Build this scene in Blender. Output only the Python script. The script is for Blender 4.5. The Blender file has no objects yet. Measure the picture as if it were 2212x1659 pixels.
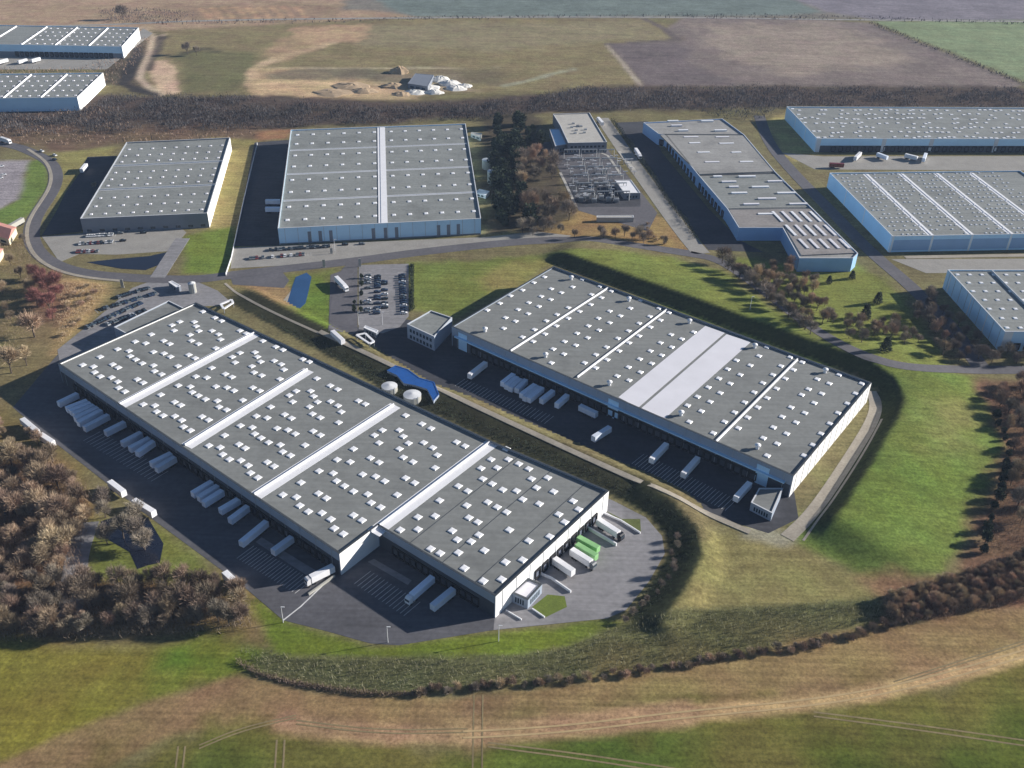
import bpy, math, random
import numpy as np
from mathutils import Matrix, Vector
random.seed(7); np.random.seed(7)
R = math.radians
SC = bpy.context.scene
COL = SC.collection

# ------------------------------------------------------------------ camera
PW, PH = 2212.0, 1659.0                       # measuring frame of the photograph
FPX, PITCH, ROLL, CAMZ = 2095.58, 0.57641641, 0.02472493, 270.0
_c, _s = math.cos(PITCH), math.sin(PITCH)
FW = np.array([0, _c, -_s]); _up = np.array([0, _s, _c]); _rt = np.array([1.0, 0, 0])
_cr, _sr = math.cos(ROLL), math.sin(ROLL)
RT = _cr*_rt + _sr*_up; UP = -_sr*_rt + _cr*_up
cam = bpy.data.cameras.new('camera'); camo = bpy.data.objects.new('camera', cam); COL.objects.link(camo)
cam.sensor_width = 36.0; cam.lens = 36.0*FPX/PW; cam.clip_start = 1; cam.clip_end = 20000
camo.matrix_world = Matrix(((RT[0], UP[0], -FW[0], 0), (RT[1], UP[1], -FW[1], 0), (RT[2], UP[2], -FW[2], CAMZ), (0, 0, 0, 1)))
SC.camera = camo
# ------------------------------------------------------------------ light
SUN_EL, SUN_AZ = 18.8, 15.0                   # azimuth measured from +x towards +y
world = bpy.data.worlds.new('World'); SC.world = world; world.use_nodes = True
wn = world.node_tree.nodes; sky = wn.new('ShaderNodeTexSky'); sky.sky_type = 'NISHITA'; sky.sun_disc = False
sky.sun_elevation = R(SUN_EL); sky.sun_rotation = R(90-SUN_AZ)
sky.air_density = 1.0; sky.dust_density = 0.2; sky.ozone_density = 3.0; sky.altitude = 1200
world.node_tree.links.new(sky.outputs[0], wn['Background'].inputs[0]); wn['Background'].inputs[1].default_value = 0.05
sl = bpy.data.lights.new('sun', 'SUN'); sl.energy = 5.0; sl.angle = R(0.5); sl.color = (1.0, 0.94, 0.86)
so = bpy.data.objects.new('sun', sl); COL.objects.link(so); so.location = (300, 60, 400)
_sd = Vector((math.cos(R(SUN_EL))*math.cos(R(SUN_AZ)), math.cos(R(SUN_EL))*math.sin(R(SUN_AZ)), math.sin(R(SUN_EL))))
so.rotation_euler = _sd.to_track_quat('Z', 'Y').to_euler()
SC.view_settings.view_transform = 'Standard'; SC.view_settings.look = 'None'; SC.view_settings.gamma = 1.0
SC.view_settings.exposure = 0.82

# ------------------------------------------------------------------ measuring helpers
def dpt(region, *pts):
    """points read in an enlarged crop -> measuring frame; region = (x0, y0, width) in source pixels"""
    x0, y0, w = region[:3]; k = w/(region[3] if len(region) > 3 else 2212.0)
    return [((x0+x*k)*PW/3840.0, (y0+y*k)*PW/3840.0) for x, y in pts]
def at(px, h=0.0):
    """point of the plane z=h seen at a measured position"""
    d = FW + (px[0]-PW/2)/FPX*RT - (px[1]-PH/2)/FPX*UP
    t = (h-CAMZ)/d[2]
    return np.array([d[0]*t, d[1]*t, h])
def ats(pts, h=0.0): return [at(p, h) for p in pts]
def lin(c): return tuple(((v/255.0)/12.92 if v/255.0 <= 0.04045 else ((v/255.0+0.055)/1.055)**2.4) for v in c)
K = 0.97
def alb(c, k=K): return tuple(min(0.9, v/k) for v in lin(c))

# terrain: earth banks
def _poly(pts): return np.array([at(p)[:2] for p in pts])
BANKS = [  # toe line, width, height, back slope length, side (+1: uphill on the left of the travel direction)
    (_poly([(470,640),(720,775),(860,868),(960,905),(1065,955),(1190,1010),(1325,1072),(1420,1115)]), 18.0, 1.6, 5.0),
    (_poly([(1330,1074),(1400,1112),(1438,1160),(1442,1200),(1405,1265),(1345,1340)]), 13.0, 2.6, 12.0),
    (_poly([(1150,556),(1200,572),(1300,608),(1500,681),(1700,755),(1850,809),(1892,838),(1903,870),(1885,913),(1845,975),(1775,1086),(1705,1160)]), 11.0, 5.0, 60.0),
]
def seg_dist(P, poly):
    best = np.full(len(P), 1e9); sgn = np.zeros(len(P)); par = np.zeros(len(P)); L = 0; tot = np.sum(np.linalg.norm(np.diff(poly, axis=0), axis=1))
    for a, b in zip(poly[:-1], poly[1:]):
        ab = b-a; l2 = ab@ab; t = np.clip(((P-a)@ab)/l2, 0, 1)
        q = a+t[:, None]*ab; d = np.linalg.norm(P-q, axis=1)
        cr = ab[0]*(P[:, 1]-a[1])-ab[1]*(P[:, 0]-a[0])
        m = d < best-1e-6
        best[m] = d[m]; sgn[m] = np.sign(cr[m]); par[m] = (L+t[m]*math.sqrt(l2))/tot
        L += math.sqrt(l2)
    return best, sgn, par
def smooth(x): x = np.clip(x, 0, 1); return x*x*(3-2*x)
def zf(P):
    P = np.atleast_2d(np.asarray(P, float))[:, :2]; z = np.zeros(len(P))
    for poly, w, h, back in BANKS:
        d, s, par = seg_dist(P, poly)
        up = np.where(d < w, h*smooth(d/w), h*(1-smooth((d-w)/back)))
        edge = smooth(np.minimum(par, 1-par)/0.06)
        z = np.maximum(z, np.where(s > 0, up*edge, 0))
    return z
def g(px):
    p = at(px)
    for _ in range(4): p = at(px, float(zf(p[None, :2])[0]))
    return p

# ------------------------------------------------------------------ object helpers
class MB:
    def __init__(s): s.v = []; s.f = []; s.m = []
    def add(s, vs, fs, m=0):
        o = len(s.v); s.v += [tuple(map(float, v)) for v in vs]; s.f += [tuple(i+o for i in f) for f in fs]; s.m += [m]*len(fs); return s
    def prism(s, poly, z0, z1, m=0, bottom=False, top=True):
        n = len(poly)
        ar = sum(poly[i][0]*poly[(i+1) % n][1]-poly[(i+1) % n][0]*poly[i][1] for i in range(n))
        if ar < 0: poly = poly[::-1]
        z0 = [z0]*n if np.isscalar(z0) else z0; z1 = [z1]*n if np.isscalar(z1) else z1
        vs = [(p[0], p[1], z) for p, z in zip(poly, z0)]+[(p[0], p[1], z) for p, z in zip(poly, z1)]
        fs = [(i, (i+1) % n, n+(i+1) % n, n+i) for i in range(n)]
        if top: fs.append(tuple(range(n, 2*n)))
        if bottom: fs.append(tuple(range(n-1, -1, -1)))
        return s.add(vs, fs, m)
    def box(s, c, e, d, m=0, z=None):
        """box: centre c (x,y), axis direction angle e, size d=(length,width), z=(z0,z1)"""
        ca, sa = math.cos(e), math.sin(e); l, w = d[0]/2, d[1]/2
        P = [(c[0]+a*ca-b*sa, c[1]+a*sa+b*ca) for a, b in ((-l, -w), (l, -w), (l, w), (-l, w))]
        return s.prism(P, z[0], z[1], m, bottom=True)
    def bar(s, a, b, w, z0, z1, m=0):
        a = np.array(a[:2], float); b = np.array(b[:2], float); d = b-a
        return s.box((a+b)/2, math.atan2(d[1], d[0]), (np.linalg.norm(d), w), m, (z0, z1))
    def tube(s, a, b, r0, r1, n=6, m=0):
        a = Vector(a); b = Vector(b); q = (b-a).to_track_quat('Z', 'Y')
        vs = []
        for p, r in ((a, r0), (b, r1)):
            for i in range(n): vs.append(p+q @ Vector((r*math.cos(2*math.pi*i/n), r*math.sin(2*math.pi*i/n), 0)))
        fs = [(i, (i+1) % n, n+(i+1) % n, n+i) for i in range(n)]+[tuple(range(n, 2*n)), tuple(range(n-1, -1, -1))]
        return s.add(vs, fs, m)
    def mesh(s, name, mats, origin=(0, 0, 0)):
        me = bpy.data.meshes.new(name)
        o = np.array(origin[:3], float)
        me.from_pydata([tuple(np.array(v)-o) for v in s.v] if o.any() else s.v, [], s.f)
        for m in (mats if isinstance(mats, (list, tuple)) else [mats]): me.materials.append(m)
        if any(s.m): me.polygons.foreach_set('material_index', s.m)
        me.update(); return me
def tag(o, label=None, cat=None, group=None, kind=None):
    if label: o['label'] = label
    if cat: o['category'] = cat
    if group: o['group'] = group
    if kind: o['kind'] = kind
    return o
def obj(name, mb, mats, parent=None, origin=None, me=None):
    """one mesh object; vertices are given in world space (parent is an unrotated Empty) """
    if origin is None: origin = parent.location if parent is not None else (0, 0, 0)
    if parent is not None and parent.parent is not None and parent.type == 'MESH': origin = parent['_org']
    me = mb.mesh(name, mats, tuple(origin)) if mb is not None else me
    o = bpy.data.objects.new(name, me); COL.objects.link(o)
    if parent is not None: o.parent = parent
    else: o.location = tuple(origin)
    return o
def local(name, mb, mats, parent):
    o = bpy.data.objects.new(name, mb.mesh(name, mats)); COL.objects.link(o); o.parent = parent; return o
def thing(name, label, cat, loc=(0, 0, 0), group=None, rz=0.0):
    o = bpy.data.objects.new(name, None); COL.objects.link(o); o.empty_display_size = 0.5
    o.location = tuple(map(float, loc)); o.rotation_euler = (0, 0, rz); return tag(o, label, cat, group)
def dup(root, loc, rz=0.0, scale=None, label=None, group=None, swap=None):
    r = root.copy(); COL.objects.link(r); r.location = tuple(map(float, loc)); r.rotation_euler = (0, 0, rz)
    if scale: r.scale = scale
    if label: r['label'] = label
    if group: r['group'] = group
    for ch in root.children:
        c = ch.copy(); COL.objects.link(c); c.parent = r
        for gch in ch.children:
            d = gch.copy(); COL.objects.link(d); d.parent = c
    return r
def ordinal(n):
    w = ['first','second','third','fourth','fifth','sixth','seventh','eighth','ninth','tenth','eleventh','twelfth','thirteenth','fourteenth','fifteenth','sixteenth','seventeenth','eighteenth','nineteenth','twentieth']
    return w[n-1] if n <= 20 else ('twenty-'+w[n-21] if n <= 29 else 'number %d' % n)

# ------------------------------------------------------------------ materials
def mat(name, c, rough=0.85, var=0.12, scale=0.15, metal=0.0, spec=0.3, fine=0.0, streak=None, seams=None, rnd=0.0, rnd_h=0.0):
    m = bpy.data.materials.new(name); m.use_nodes = True; nt = m.node_tree; n = nt.nodes; L = nt.links
    b = n['Principled BSDF']; b.inputs['Roughness'].default_value = rough; b.inputs['Metallic'].default_value = metal
    b.inputs['Specular IOR Level'].default_value = spec
    geo = n.new('ShaderNodeNewGeometry'); mp = n.new('ShaderNodeMapping'); L.new(geo.outputs['Position'], mp.inputs['Vector'])
    if streak: mp.inputs['Rotation'].default_value = (0, 0, streak[0]); mp.inputs['Scale'].default_value = (streak[1], streak[2], 1)
    no = n.new('ShaderNodeTexNoise'); no.inputs['Scale'].default_value = scale; no.inputs['Detail'].default_value = 5; no.inputs['Roughness'].default_value = 0.65
    L.new(mp.outputs[0], no.inputs['Vector'])
    mr = n.new('ShaderNodeMapRange'); mr.inputs[1].default_value = 0.25; mr.inputs[2].default_value = 0.75
    mr.inputs[3].default_value = 1-var; mr.inputs[4].default_value = 1+var; L.new(no.outputs[0], mr.inputs[0])
    hsv = n.new('ShaderNodeHueSaturation'); hsv.inputs['Color'].default_value = (*c[:3], 1)
    val = mr.outputs[0]
    if fine:
        n2 = n.new('ShaderNodeTexNoise'); n2.inputs['Scale'].default_value = scale*9; n2.inputs['Detail'].default_value = 3; L.new(geo.outputs['Position'], n2.inputs['Vector'])
        m2 = n.new('ShaderNodeMapRange'); m2.inputs[1].default_value = 0.3; m2.inputs[2].default_value = 0.7; m2.inputs[3].default_value = 1-fine; m2.inputs[4].default_value = 1+fine
        L.new(n2.outputs[0], m2.inputs[0]); mm = n.new('ShaderNodeMath'); mm.operation = 'MULTIPLY'; L.new(val, mm.inputs[0]); L.new(m2.outputs[0], mm.inputs[1]); val = mm.outputs[0]
    if seams:
        m2p = n.new('ShaderNodeMapping'); m2p.inputs['Rotation'].default_value = (0, 0, -seams[0]); m2p.inputs['Scale'].default_value = (0.03, 0.55, 1); L.new(geo.outputs['Position'], m2p.inputs['Vector'])
        n5 = n.new('ShaderNodeTexNoise'); n5.inputs['Scale'].default_value = 1.0; n5.inputs['Detail'].default_value = 3; L.new(m2p.outputs[0], n5.inputs['Vector'])
        m5_ = n.new('ShaderNodeMapRange'); m5_.inputs[1].default_value = 0.3; m5_.inputs[2].default_value = 0.7; m5_.inputs[3].default_value = 1-seams[1]; m5_.inputs[4].default_value = 1+seams[1]
        L.new(n5.outputs[0], m5_.inputs[0]); mm = n.new('ShaderNodeMath'); mm.operation = 'MULTIPLY'; L.new(val, mm.inputs[0]); L.new(m5_.outputs[0], mm.inputs[1]); val = mm.outputs[0]
        n6 = n.new('ShaderNodeTexNoise'); n6.inputs['Scale'].default_value = 0.045; n6.inputs['Detail'].default_value = 2; L.new(geo.outputs['Position'], n6.inputs['Vector'])
        m6_ = n.new('ShaderNodeMapRange'); m6_.inputs[1].default_value = 0.56; m6_.inputs[2].default_value = 0.68; m6_.inputs[3].default_value = 1.0; m6_.inputs[4].default_value = 0.84
        L.new(n6.outputs[0], m6_.inputs[0]); mm = n.new('ShaderNodeMath'); mm.operation = 'MULTIPLY'; L.new(val, mm.inputs[0]); L.new(m6_.outputs[0], mm.inputs[1]); val = mm.outputs[0]
    if rnd:
        oi = n.new('ShaderNodeObjectInfo'); m3 = n.new('ShaderNodeMapRange'); m3.inputs[3].default_value = 1-rnd; m3.inputs[4].default_value = 1+rnd
        L.new(oi.outputs['Random'], m3.inputs[0]); mm = n.new('ShaderNodeMath'); mm.operation = 'MULTIPLY'; L.new(val, mm.inputs[0]); L.new(m3.outputs[0], mm.inputs[1]); val = mm.outputs[0]
        if rnd_h:
            m4 = n.new('ShaderNodeMath'); m4.operation = 'MULTIPLY'; m4.inputs[1].default_value = 7.13; L.new(oi.outputs['Random'], m4.inputs[0])
            m5 = n.new('ShaderNodeMath'); m5.operation = 'FRACT'; L.new(m4.outputs[0], m5.inputs[0])
            m6 = n.new('ShaderNodeMapRange'); m6.inputs[3].default_value = 0.5-rnd_h; m6.inputs[4].default_value = 0.5+rnd_h; L.new(m5.outputs[0], m6.inputs[0]); L.new(m6.outputs[0], hsv.inputs['Hue'])
    L.new(val, hsv.inputs['Value']); L.new(hsv.outputs[0], b.inputs['Base Color'])
    return m
M = {}
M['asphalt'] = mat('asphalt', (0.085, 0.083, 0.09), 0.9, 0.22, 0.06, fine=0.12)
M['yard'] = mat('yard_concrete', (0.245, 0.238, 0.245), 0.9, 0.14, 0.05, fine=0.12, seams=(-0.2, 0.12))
M['dock'] = mat('dock_shade_asphalt', (0.055, 0.056, 0.065), 0.9, 0.25, 0.05, fine=0.15, seams=(-0.66, 0.14))  # asphalt colour set darker to deepen the shade on the dock yards
M['dock_shade_A'] = mat('dock_yard_shade_asphalt', (0.1, 0.099, 0.11), 0.9, 0.16, 0.05, fine=0.14, seams=(-0.66, 0.14))  # darker copy of the yard colour for the warehouse's shaded dock side
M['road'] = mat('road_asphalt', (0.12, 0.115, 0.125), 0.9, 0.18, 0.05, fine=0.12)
M['pave'] = mat('pavement', (0.3, 0.285, 0.26), 0.9, 0.15, 0.1, fine=0.1)
M['path'] = mat('pale_path', (0.36, 0.32, 0.26), 0.9, 0.2, 0.1, fine=0.12)
M['line'] = mat('line_paint', (0.62, 0.62, 0.62), 0.8, 0.2, 0.5)
M['roof'] = mat('roof_membrane', (0.222, 0.228, 0.218), 0.75, 0.1, 0.05, fine=0.08, seams=(0.94, 0.09))
M['roof2'] = mat('roof_membrane_worn', (0.24, 0.25, 0.238), 0.75, 0.12, 0.06, fine=0.12, seams=(0.14, 0.1))
M['roofh'] = mat('roof_membrane_pale', (0.31, 0.303, 0.288), 0.75, 0.14, 0.06, fine=0.12, seams=(0.0, 0.1))
M['roof3'] = mat('roof_membrane_brownish', (0.27, 0.25, 0.238), 0.75, 0.14, 0.06, fine=0.14, seams=(0.6, 0.1))
M['roofw'] = mat('roof_membrane_white', (0.74, 0.73, 0.77), 0.7, 0.06, 0.08)
M['fire'] = mat('firewall_flashing', (0.8, 0.8, 0.82), 0.7, 0.06, 0.2)
M['sky'] = mat('skylight_dome', (0.88, 0.88, 0.9), 0.35, 0.03, 0.4, spec=0.5)
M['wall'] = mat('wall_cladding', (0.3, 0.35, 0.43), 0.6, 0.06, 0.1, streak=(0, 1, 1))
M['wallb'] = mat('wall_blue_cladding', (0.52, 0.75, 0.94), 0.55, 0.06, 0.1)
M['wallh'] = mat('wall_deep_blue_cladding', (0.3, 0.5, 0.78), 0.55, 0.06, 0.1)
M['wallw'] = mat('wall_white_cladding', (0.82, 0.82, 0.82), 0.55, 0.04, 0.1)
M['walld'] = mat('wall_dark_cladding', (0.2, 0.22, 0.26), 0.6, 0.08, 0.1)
M['cope'] = mat('coping_metal', (0.07, 0.08, 0.09), 0.5, 0.1, 0.3, metal=0.2)
M['dband'] = mat('dock_band_dark', (0.06, 0.068, 0.085), 0.6, 0.12, 0.1)  # near-black band along the lower part of the dock walls
M['copel'] = mat('coping_pale', (0.62, 0.63, 0.65), 0.5, 0.06, 0.3)
M['door'] = mat('dock_door', (0.13, 0.15, 0.2), 0.6, 0.15, 0.4, rnd=0.3)
M['rubber'] = mat('dock_seal', (0.02, 0.02, 0.022), 0.9, 0.2, 0.4)
M['glass'] = mat('window_glass', (0.03, 0.05, 0.07), 0.12, 0.1, 0.3, spec=0.7)
M['white'] = mat('white_paint', (0.78, 0.78, 0.8), 0.45, 0.06, 0.6, rnd=0.1)
M['trail'] = mat('trailer_side', (0.72, 0.78, 0.88), 0.5, 0.08, 0.6, rnd=0.15)
M['tyre'] = mat('tyre', (0.02, 0.02, 0.02), 0.9, 0.1, 1)
M['steel'] = mat('galvanised_steel', (0.42, 0.44, 0.46), 0.45, 0.1, 0.5, metal=0.4)
M['concrete'] = mat('concrete', (0.45, 0.43, 0.39), 0.9, 0.14, 0.3, fine=0.1)
M['blue'] = mat('blue_roof_sheet', (0.02, 0.1, 0.34), 0.5, 0.15, 0.3)
M['cream'] = mat('cream_tank', (0.38, 0.375, 0.34), 0.5, 0.06, 0.3)
M['greent'] = mat('green_tarpaulin', (0.24, 0.47, 0.2), 0.6, 0.12, 0.5)
M['water'] = mat('pond_water', (0.012, 0.016, 0.03), 0.08, 0.2, 0.05, spec=0.5)
M['waterb'] = mat('lined_pond_water', (0.03, 0.085, 0.2), 0.12, 0.2, 0.08, spec=0.5)
M['bark'] = mat('bark', (0.09, 0.07, 0.055), 0.95, 0.25, 1.0)
M['twig_b'] = mat('bare_twigs_brown', (0.27, 0.2, 0.142), 0.95, 0.35, 0.25, rnd=0.3, rnd_h=0.02)
M['twig_g'] = mat('bare_twigs_grey', (0.24, 0.2, 0.16), 0.95, 0.35, 0.25, rnd=0.3, rnd_h=0.02)
M['twig_o'] = mat('bare_twigs_ochre', (0.42, 0.315, 0.215), 0.95, 0.35, 0.25, rnd=0.25, rnd_h=0.02)
M['twig_d'] = mat('bare_twigs_dark', (0.2, 0.155, 0.115), 0.95, 0.35, 0.25, rnd=0.3, rnd_h=0.015)
M['twig_r'] = mat('bare_twigs_red', (0.26, 0.115, 0.1), 0.95, 0.3, 0.25, rnd=0.2)
M['twig_far'] = mat('far_wood_twigs', (0.1, 0.094, 0.096), 0.95, 0.5, 0.03, rnd=0.2)
M['reed'] = mat('dry_thicket', (0.235, 0.225, 0.14), 0.95, 0.4, 0.08, fine=0.3)
M['conifer'] = mat('conifer_needles', (0.03, 0.045, 0.02), 0.95, 0.3, 0.5, rnd=0.2)
M['ever'] = mat('evergreen_leaves', (0.035, 0.05, 0.03), 0.95, 0.4, 0.25, rnd=0.25)
M['soil'] = mat('sand_heap', (0.42, 0.31, 0.2), 0.95, 0.2, 0.2, fine=0.15)
M['sheetw'] = mat('white_sheeting', (0.72, 0.7, 0.66), 0.7, 0.15, 0.15, fine=0.2)
M['tile'] = mat('pink_roof_tiles', (0.5, 0.24, 0.2), 0.85, 0.15, 0.4)
M['render'] = mat('cream_render', (0.62, 0.56, 0.42), 0.85, 0.08, 0.3)
for k, c in dict(black=(0.02, 0.02, 0.025), grey=(0.16, 0.17, 0.18), silver=(0.42, 0.43, 0.45), white=(0.75, 0.75, 0.76), red=(0.2, 0.04, 0.035), blue=(0.02, 0.035, 0.08)).items():
    M['car_'+k] = mat('car_paint_'+k, c, 0.25, 0.03, 1.0, spec=0.5)

# ------------------------------------------------------------------ ground sheet with its soils and grasses
def axis(edges):
    out = [edges[0][0]]
    for a, b, st in edges:
        n = max(1, int(round((b-a)/st))); out += list(a+(b-a)*(np.arange(n)+1)/n)
    return np.array(out)
gx = axis([(-6000, -1000, 250), (-1000, -420, 6), (-420, 420, 2.2), (420, 1000, 6), (1000, 6000, 250)])
gy = axis([(-600, 140, 40), (140, 640, 2.2), (640, 1000, 4), (1000, 1800, 9), (1800, 9000, 240)])
X, Y = np.meshgrid(gx, gy); P = np.stack([X.ravel(), Y.ravel()], 1)
ZG = zf(P)
def inside(P, poly):
    x, y = P[:, 0], P[:, 1]; r = np.zeros(len(P), bool); n = len(poly); j = n-1
    for i in range(n):
        xi, yi = poly[i]; xj, yj = poly[j]
        with np.errstate(divide='ignore', invalid='ignore'):
            r ^= ((yi > y) != (yj > y)) & (x < (xj-xi)*(y-yi)/(yj-yi+1e-12)+xi)
        j = i
    return r
_rng = np.random.RandomState(3)
def vnoise(P, cell, seed):
    rng = np.random.RandomState(seed); T = rng.rand(64, 64)
    u = P/cell; i = np.floor(u).astype(int); f = u-i; f = f*f*(3-2*f)
    a = T[i[:, 0] % 64, i[:, 1] % 64]; b = T[(i[:, 0]+1) % 64, i[:, 1] % 64]; c = T[i[:, 0] % 64, (i[:, 1]+1) % 64]; d = T[(i[:, 0]+1) % 64, (i[:, 1]+1) % 64]
    return (a*(1-f[:, 0])+b*f[:, 0])*(1-f[:, 1])+(c*(1-f[:, 0])+d*f[:, 0])*f[:, 1]-0.5
WOB = vnoise(P, 22, 1)+0.5*vnoise(P, 9, 2)+0.3*vnoise(P, 4, 5)
COLR = np.tile(np.array(alb((118, 110, 78))), (len(P), 1))
def zone(px, c, feather=4.0, wob=6.0, world=False, strength=1.0):
    global COLR
    poly = np.array(px) if world else np.array([g(p)[:2] if -60 < p[0] < 2300 and 540 < p[1] < 1400 else at(p)[:2] for p in px])
    lo, hi = poly.min(0)-feather*3-wob*2, poly.max(0)+feather*3+wob*2
    m = np.where((P[:, 0] > lo[0]) & (P[:, 0] < hi[0]) & (P[:, 1] > lo[1]) & (P[:, 1] < hi[1]))[0]
    if len(m) == 0: return
    Q = P[m]; ins = inside(Q, poly)
    d, _, _ = seg_dist(Q, np.vstack([poly, poly[:1]]))
    s = np.where(ins, d, -d)+wob*WOB[m]
    a = (smooth(0.5+s/(2*feather))*strength)[:, None]
    COLR[m] = COLR[m]*(1-a)+np.array(alb(c))*a
def trail(px, c, width, feather=1.5, wob=2.0, strength=1.0):
    global COLR
    poly = np.array([at(p)[:2] for p in px]); lo, hi = poly.min(0)-width*3, poly.max(0)+width*3
    m = np.where((P[:, 0] > lo[0]) & (P[:, 0] < hi[0]) & (P[:, 1] > lo[1]) & (P[:, 1] < hi[1]))[0]
    d, _, _ = seg_dist(P[m], poly)
    a = (smooth(0.5+(width/2-d+wob*WOB[m])/(2*feather))*strength)[:, None]
    COLR[m] = COLR[m]*(1-a)+np.array(alb(c))*a
def band(x0, y0, x1, y1, c, f=6, w=8): zone([(x0, y0), (x1, y0), (x1, y1), (x0, y1)], c, f, w)
# far land, its colours tinted towards the haze
zone([(-900,-60),(3100,-60),(3100,40),(-900,40)], (128,122,112), 12, 10)
zone([(-500,-30),(760,-30),(740,20),(860,28),(900,38),(740,46),(360,66),(300,60),(-500,60)], (164,140,116), 8, 10)
zone([(330,10),(740,10),(735,44),(340,44)], (140,118,98), 10, 14, strength=0.7)
zone([(760,-30),(1640,-30),(1780,26),(1700,34),(900,36),(860,28)], (112,122,116), 8, 6)
zone([(1640,-40),(3000,-40),(3000,46),(1900,44),(1780,26)], (128,122,128), 8, 8)
zone([(1885,46),(2900,40),(2900,200),(2230,182)], (130,142,108), 5, 4)
zone([(1310,95),(1400,88),(1480,36),(1700,38),(1880,50),(2060,120),(2215,184),(2190,192),(1385,186)], (126,114,108), 4, 3)
zone([(1500,50),(1780,48),(1900,90),(1980,130),(1700,165),(1560,120)], (154,140,126), 20, 30, strength=0.8)
zone([(1310,95),(1480,90),(1500,140),(1600,185),(1385,186)], (108,98,98), 10, 12, strength=0.8)
zone([(365,66),(740,46),(900,38),(1395,40),(1462,86),(1310,95),(1385,184),(1200,195),(560,205),(345,205),(290,185)], (132,120,88), 6, 5)
zone([(700,60),(1000,50),(1390,45),(1460,85),(1310,92),(1100,110),(800,100)], (140,130,102), 15, 20, strength=0.8)
zone([(385,115),(470,108),(560,115),(545,160),(520,200),(390,200)], (112,108,76), 8, 10)
zone([(640,60),(780,52),(800,80),(700,100),(640,95)], (182,150,122), 8, 18, strength=0.9)
trail([(720,92),(640,112),(580,132),(545,155),(545,185)], (192,168,136), 15, 4, 6)
trail([(580,147),(800,148),(1075,147)], (176,164,136), 5, 2, 2)
zone([(540,175),(620,168),(780,185),(870,200),(700,215),(545,210)], (192,164,128), 5, 10)
zone([(820,160),(990,160),(1020,195),(900,205),(800,190)], (165,148,128), 8, 12, strength=0.8)
zone([(325,125),(380,140),(385,205),(340,205),(328,170)], (196,168,142), 4, 6)
trail([(352,75),(335,110),(310,150),(300,165),(318,185),(345,204)], (170,150,130), 6, 2, 2)
zone([(260,110),(330,72),(345,80),(300,165),(330,205),(270,190),(215,180)], (88,78,68), 6, 10, strength=0.85)
zone([(640,152),(1080,150),(1090,185),(880,180),(640,170)], (118,108,86), 8, 12, strength=0.7)
zone([(528,150),(560,140),(660,150),(760,168),(905,190),(900,212),(700,218),(530,206)], (186,160,126), 6, 14, strength=0.75)
zone([(560,120),(640,70),(760,55),(800,70),(700,100),(620,128)], (172,146,116), 8, 16, strength=0.7)
for k in range(9):
    trail([(430+k*26, 16), (445+k*26, 28), (452+k*26, 40)], (190,156,122), 7, 3, 5, 0.75)
trail([(300,60),(330,78),(322,120),(305,150),(300,168),(320,188),(350,206)], (186,166,144), 7, 2, 2)
trail([(288,80),(296,120),(276,165),(268,182),(300,196),(330,204)], (52,50,52), 13, 3, 4, 0.85)
trail([(352,80),(338,112),(322,150)], (70,64,60), 8, 3, 4, 0.8)
trail([(395,116),(440,104),(470,110)], (70,66,56), 9, 4, 6, 0.8)
zone([(560,160),(640,150),(800,150),(830,168),(700,172),(590,172)], (112,104,86), 6, 8, strength=0.8)
trail([(560,182),(640,178),(740,182),(820,196)], (206,178,140), 9, 3, 6)
trail([(590,192),(680,196),(760,204)], (200,170,132), 8, 3, 6)
trail([(1090,185),(1150,172),(1200,158),(1240,150)], (150,148,124), 7, 3, 3)
trail([(1310,98),(1340,130),(1368,165),(1385,186)], (164,152,136), 5, 2, 2)
trail([(1310,95),(1400,90),(1465,86),(1430,60),(1395,42)], (98,88,88), 9, 3, 4, 0.8)
# hedge belt and strips south of it
zone([(-500,205),(220,205),(560,205),(900,222),(1180,200),(1300,185),(2400,186),(2900,190),(2900,236),(1680,232),(1180,245),(900,262),(500,285),(-500,300)], (84,72,64), 8, 10)
zone([(-400,268),(500,270),(620,285),(560,300),(250,312),(150,330),(60,318),(-400,310)], (112,92,74), 6, 10, strength=0.9)
zone([(560,285),(630,280),(626,300),(555,306)], (150,112,84), 4, 6)
zone([(455,296),(510,300),(560,305),(545,380),(505,540),(455,500)], (142,130,84), 4, 6)
zone([(402,512),(505,490),(508,560),(485,592),(392,592)], (112,126,56), 4, 5)
zone([(120,330),(250,318),(190,400),(130,470),(110,440),(125,380)], (136,128,80), 4, 6)
zone([(62,350),(92,345),(106,372),(100,412),(72,455),(20,490),(-40,500),(-40,470),(40,430)], (106,124,62), 3, 3)
zone([(-200,340),(58,348),(40,430),(-40,475),(-200,500)], (150,143,146), 3, 3)
# left wild land
zone([(-300,520),(60,500),(80,560),(170,610),(250,612),(200,680),(120,760),(110,800),(20,890),(-300,900)], (122,110,78), 6, 10)
zone([(130,605),(232,612),(225,640),(160,715),(120,760),(125,680)], (172,146,102), 5, 8)
zone([(60,590),(130,600),(125,700),(60,700)], (118,80,74), 8, 14, strength=0.6)
zone([(-300,880),(25,885),(100,945),(190,1010),(205,1090),(150,1230),(-300,1260)], (118,104,66), 6, 8)
zone([(-300,980),(120,990),(190,1080),(150,1250),(560,1240),(560,1385),(-300,1395)], (128,102,74), 8, 10)
zone([(195,1130),(330,1130),(530,1290),(560,1330),(430,1250),(185,1245)], (112,116,58), 4, 6)
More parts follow.
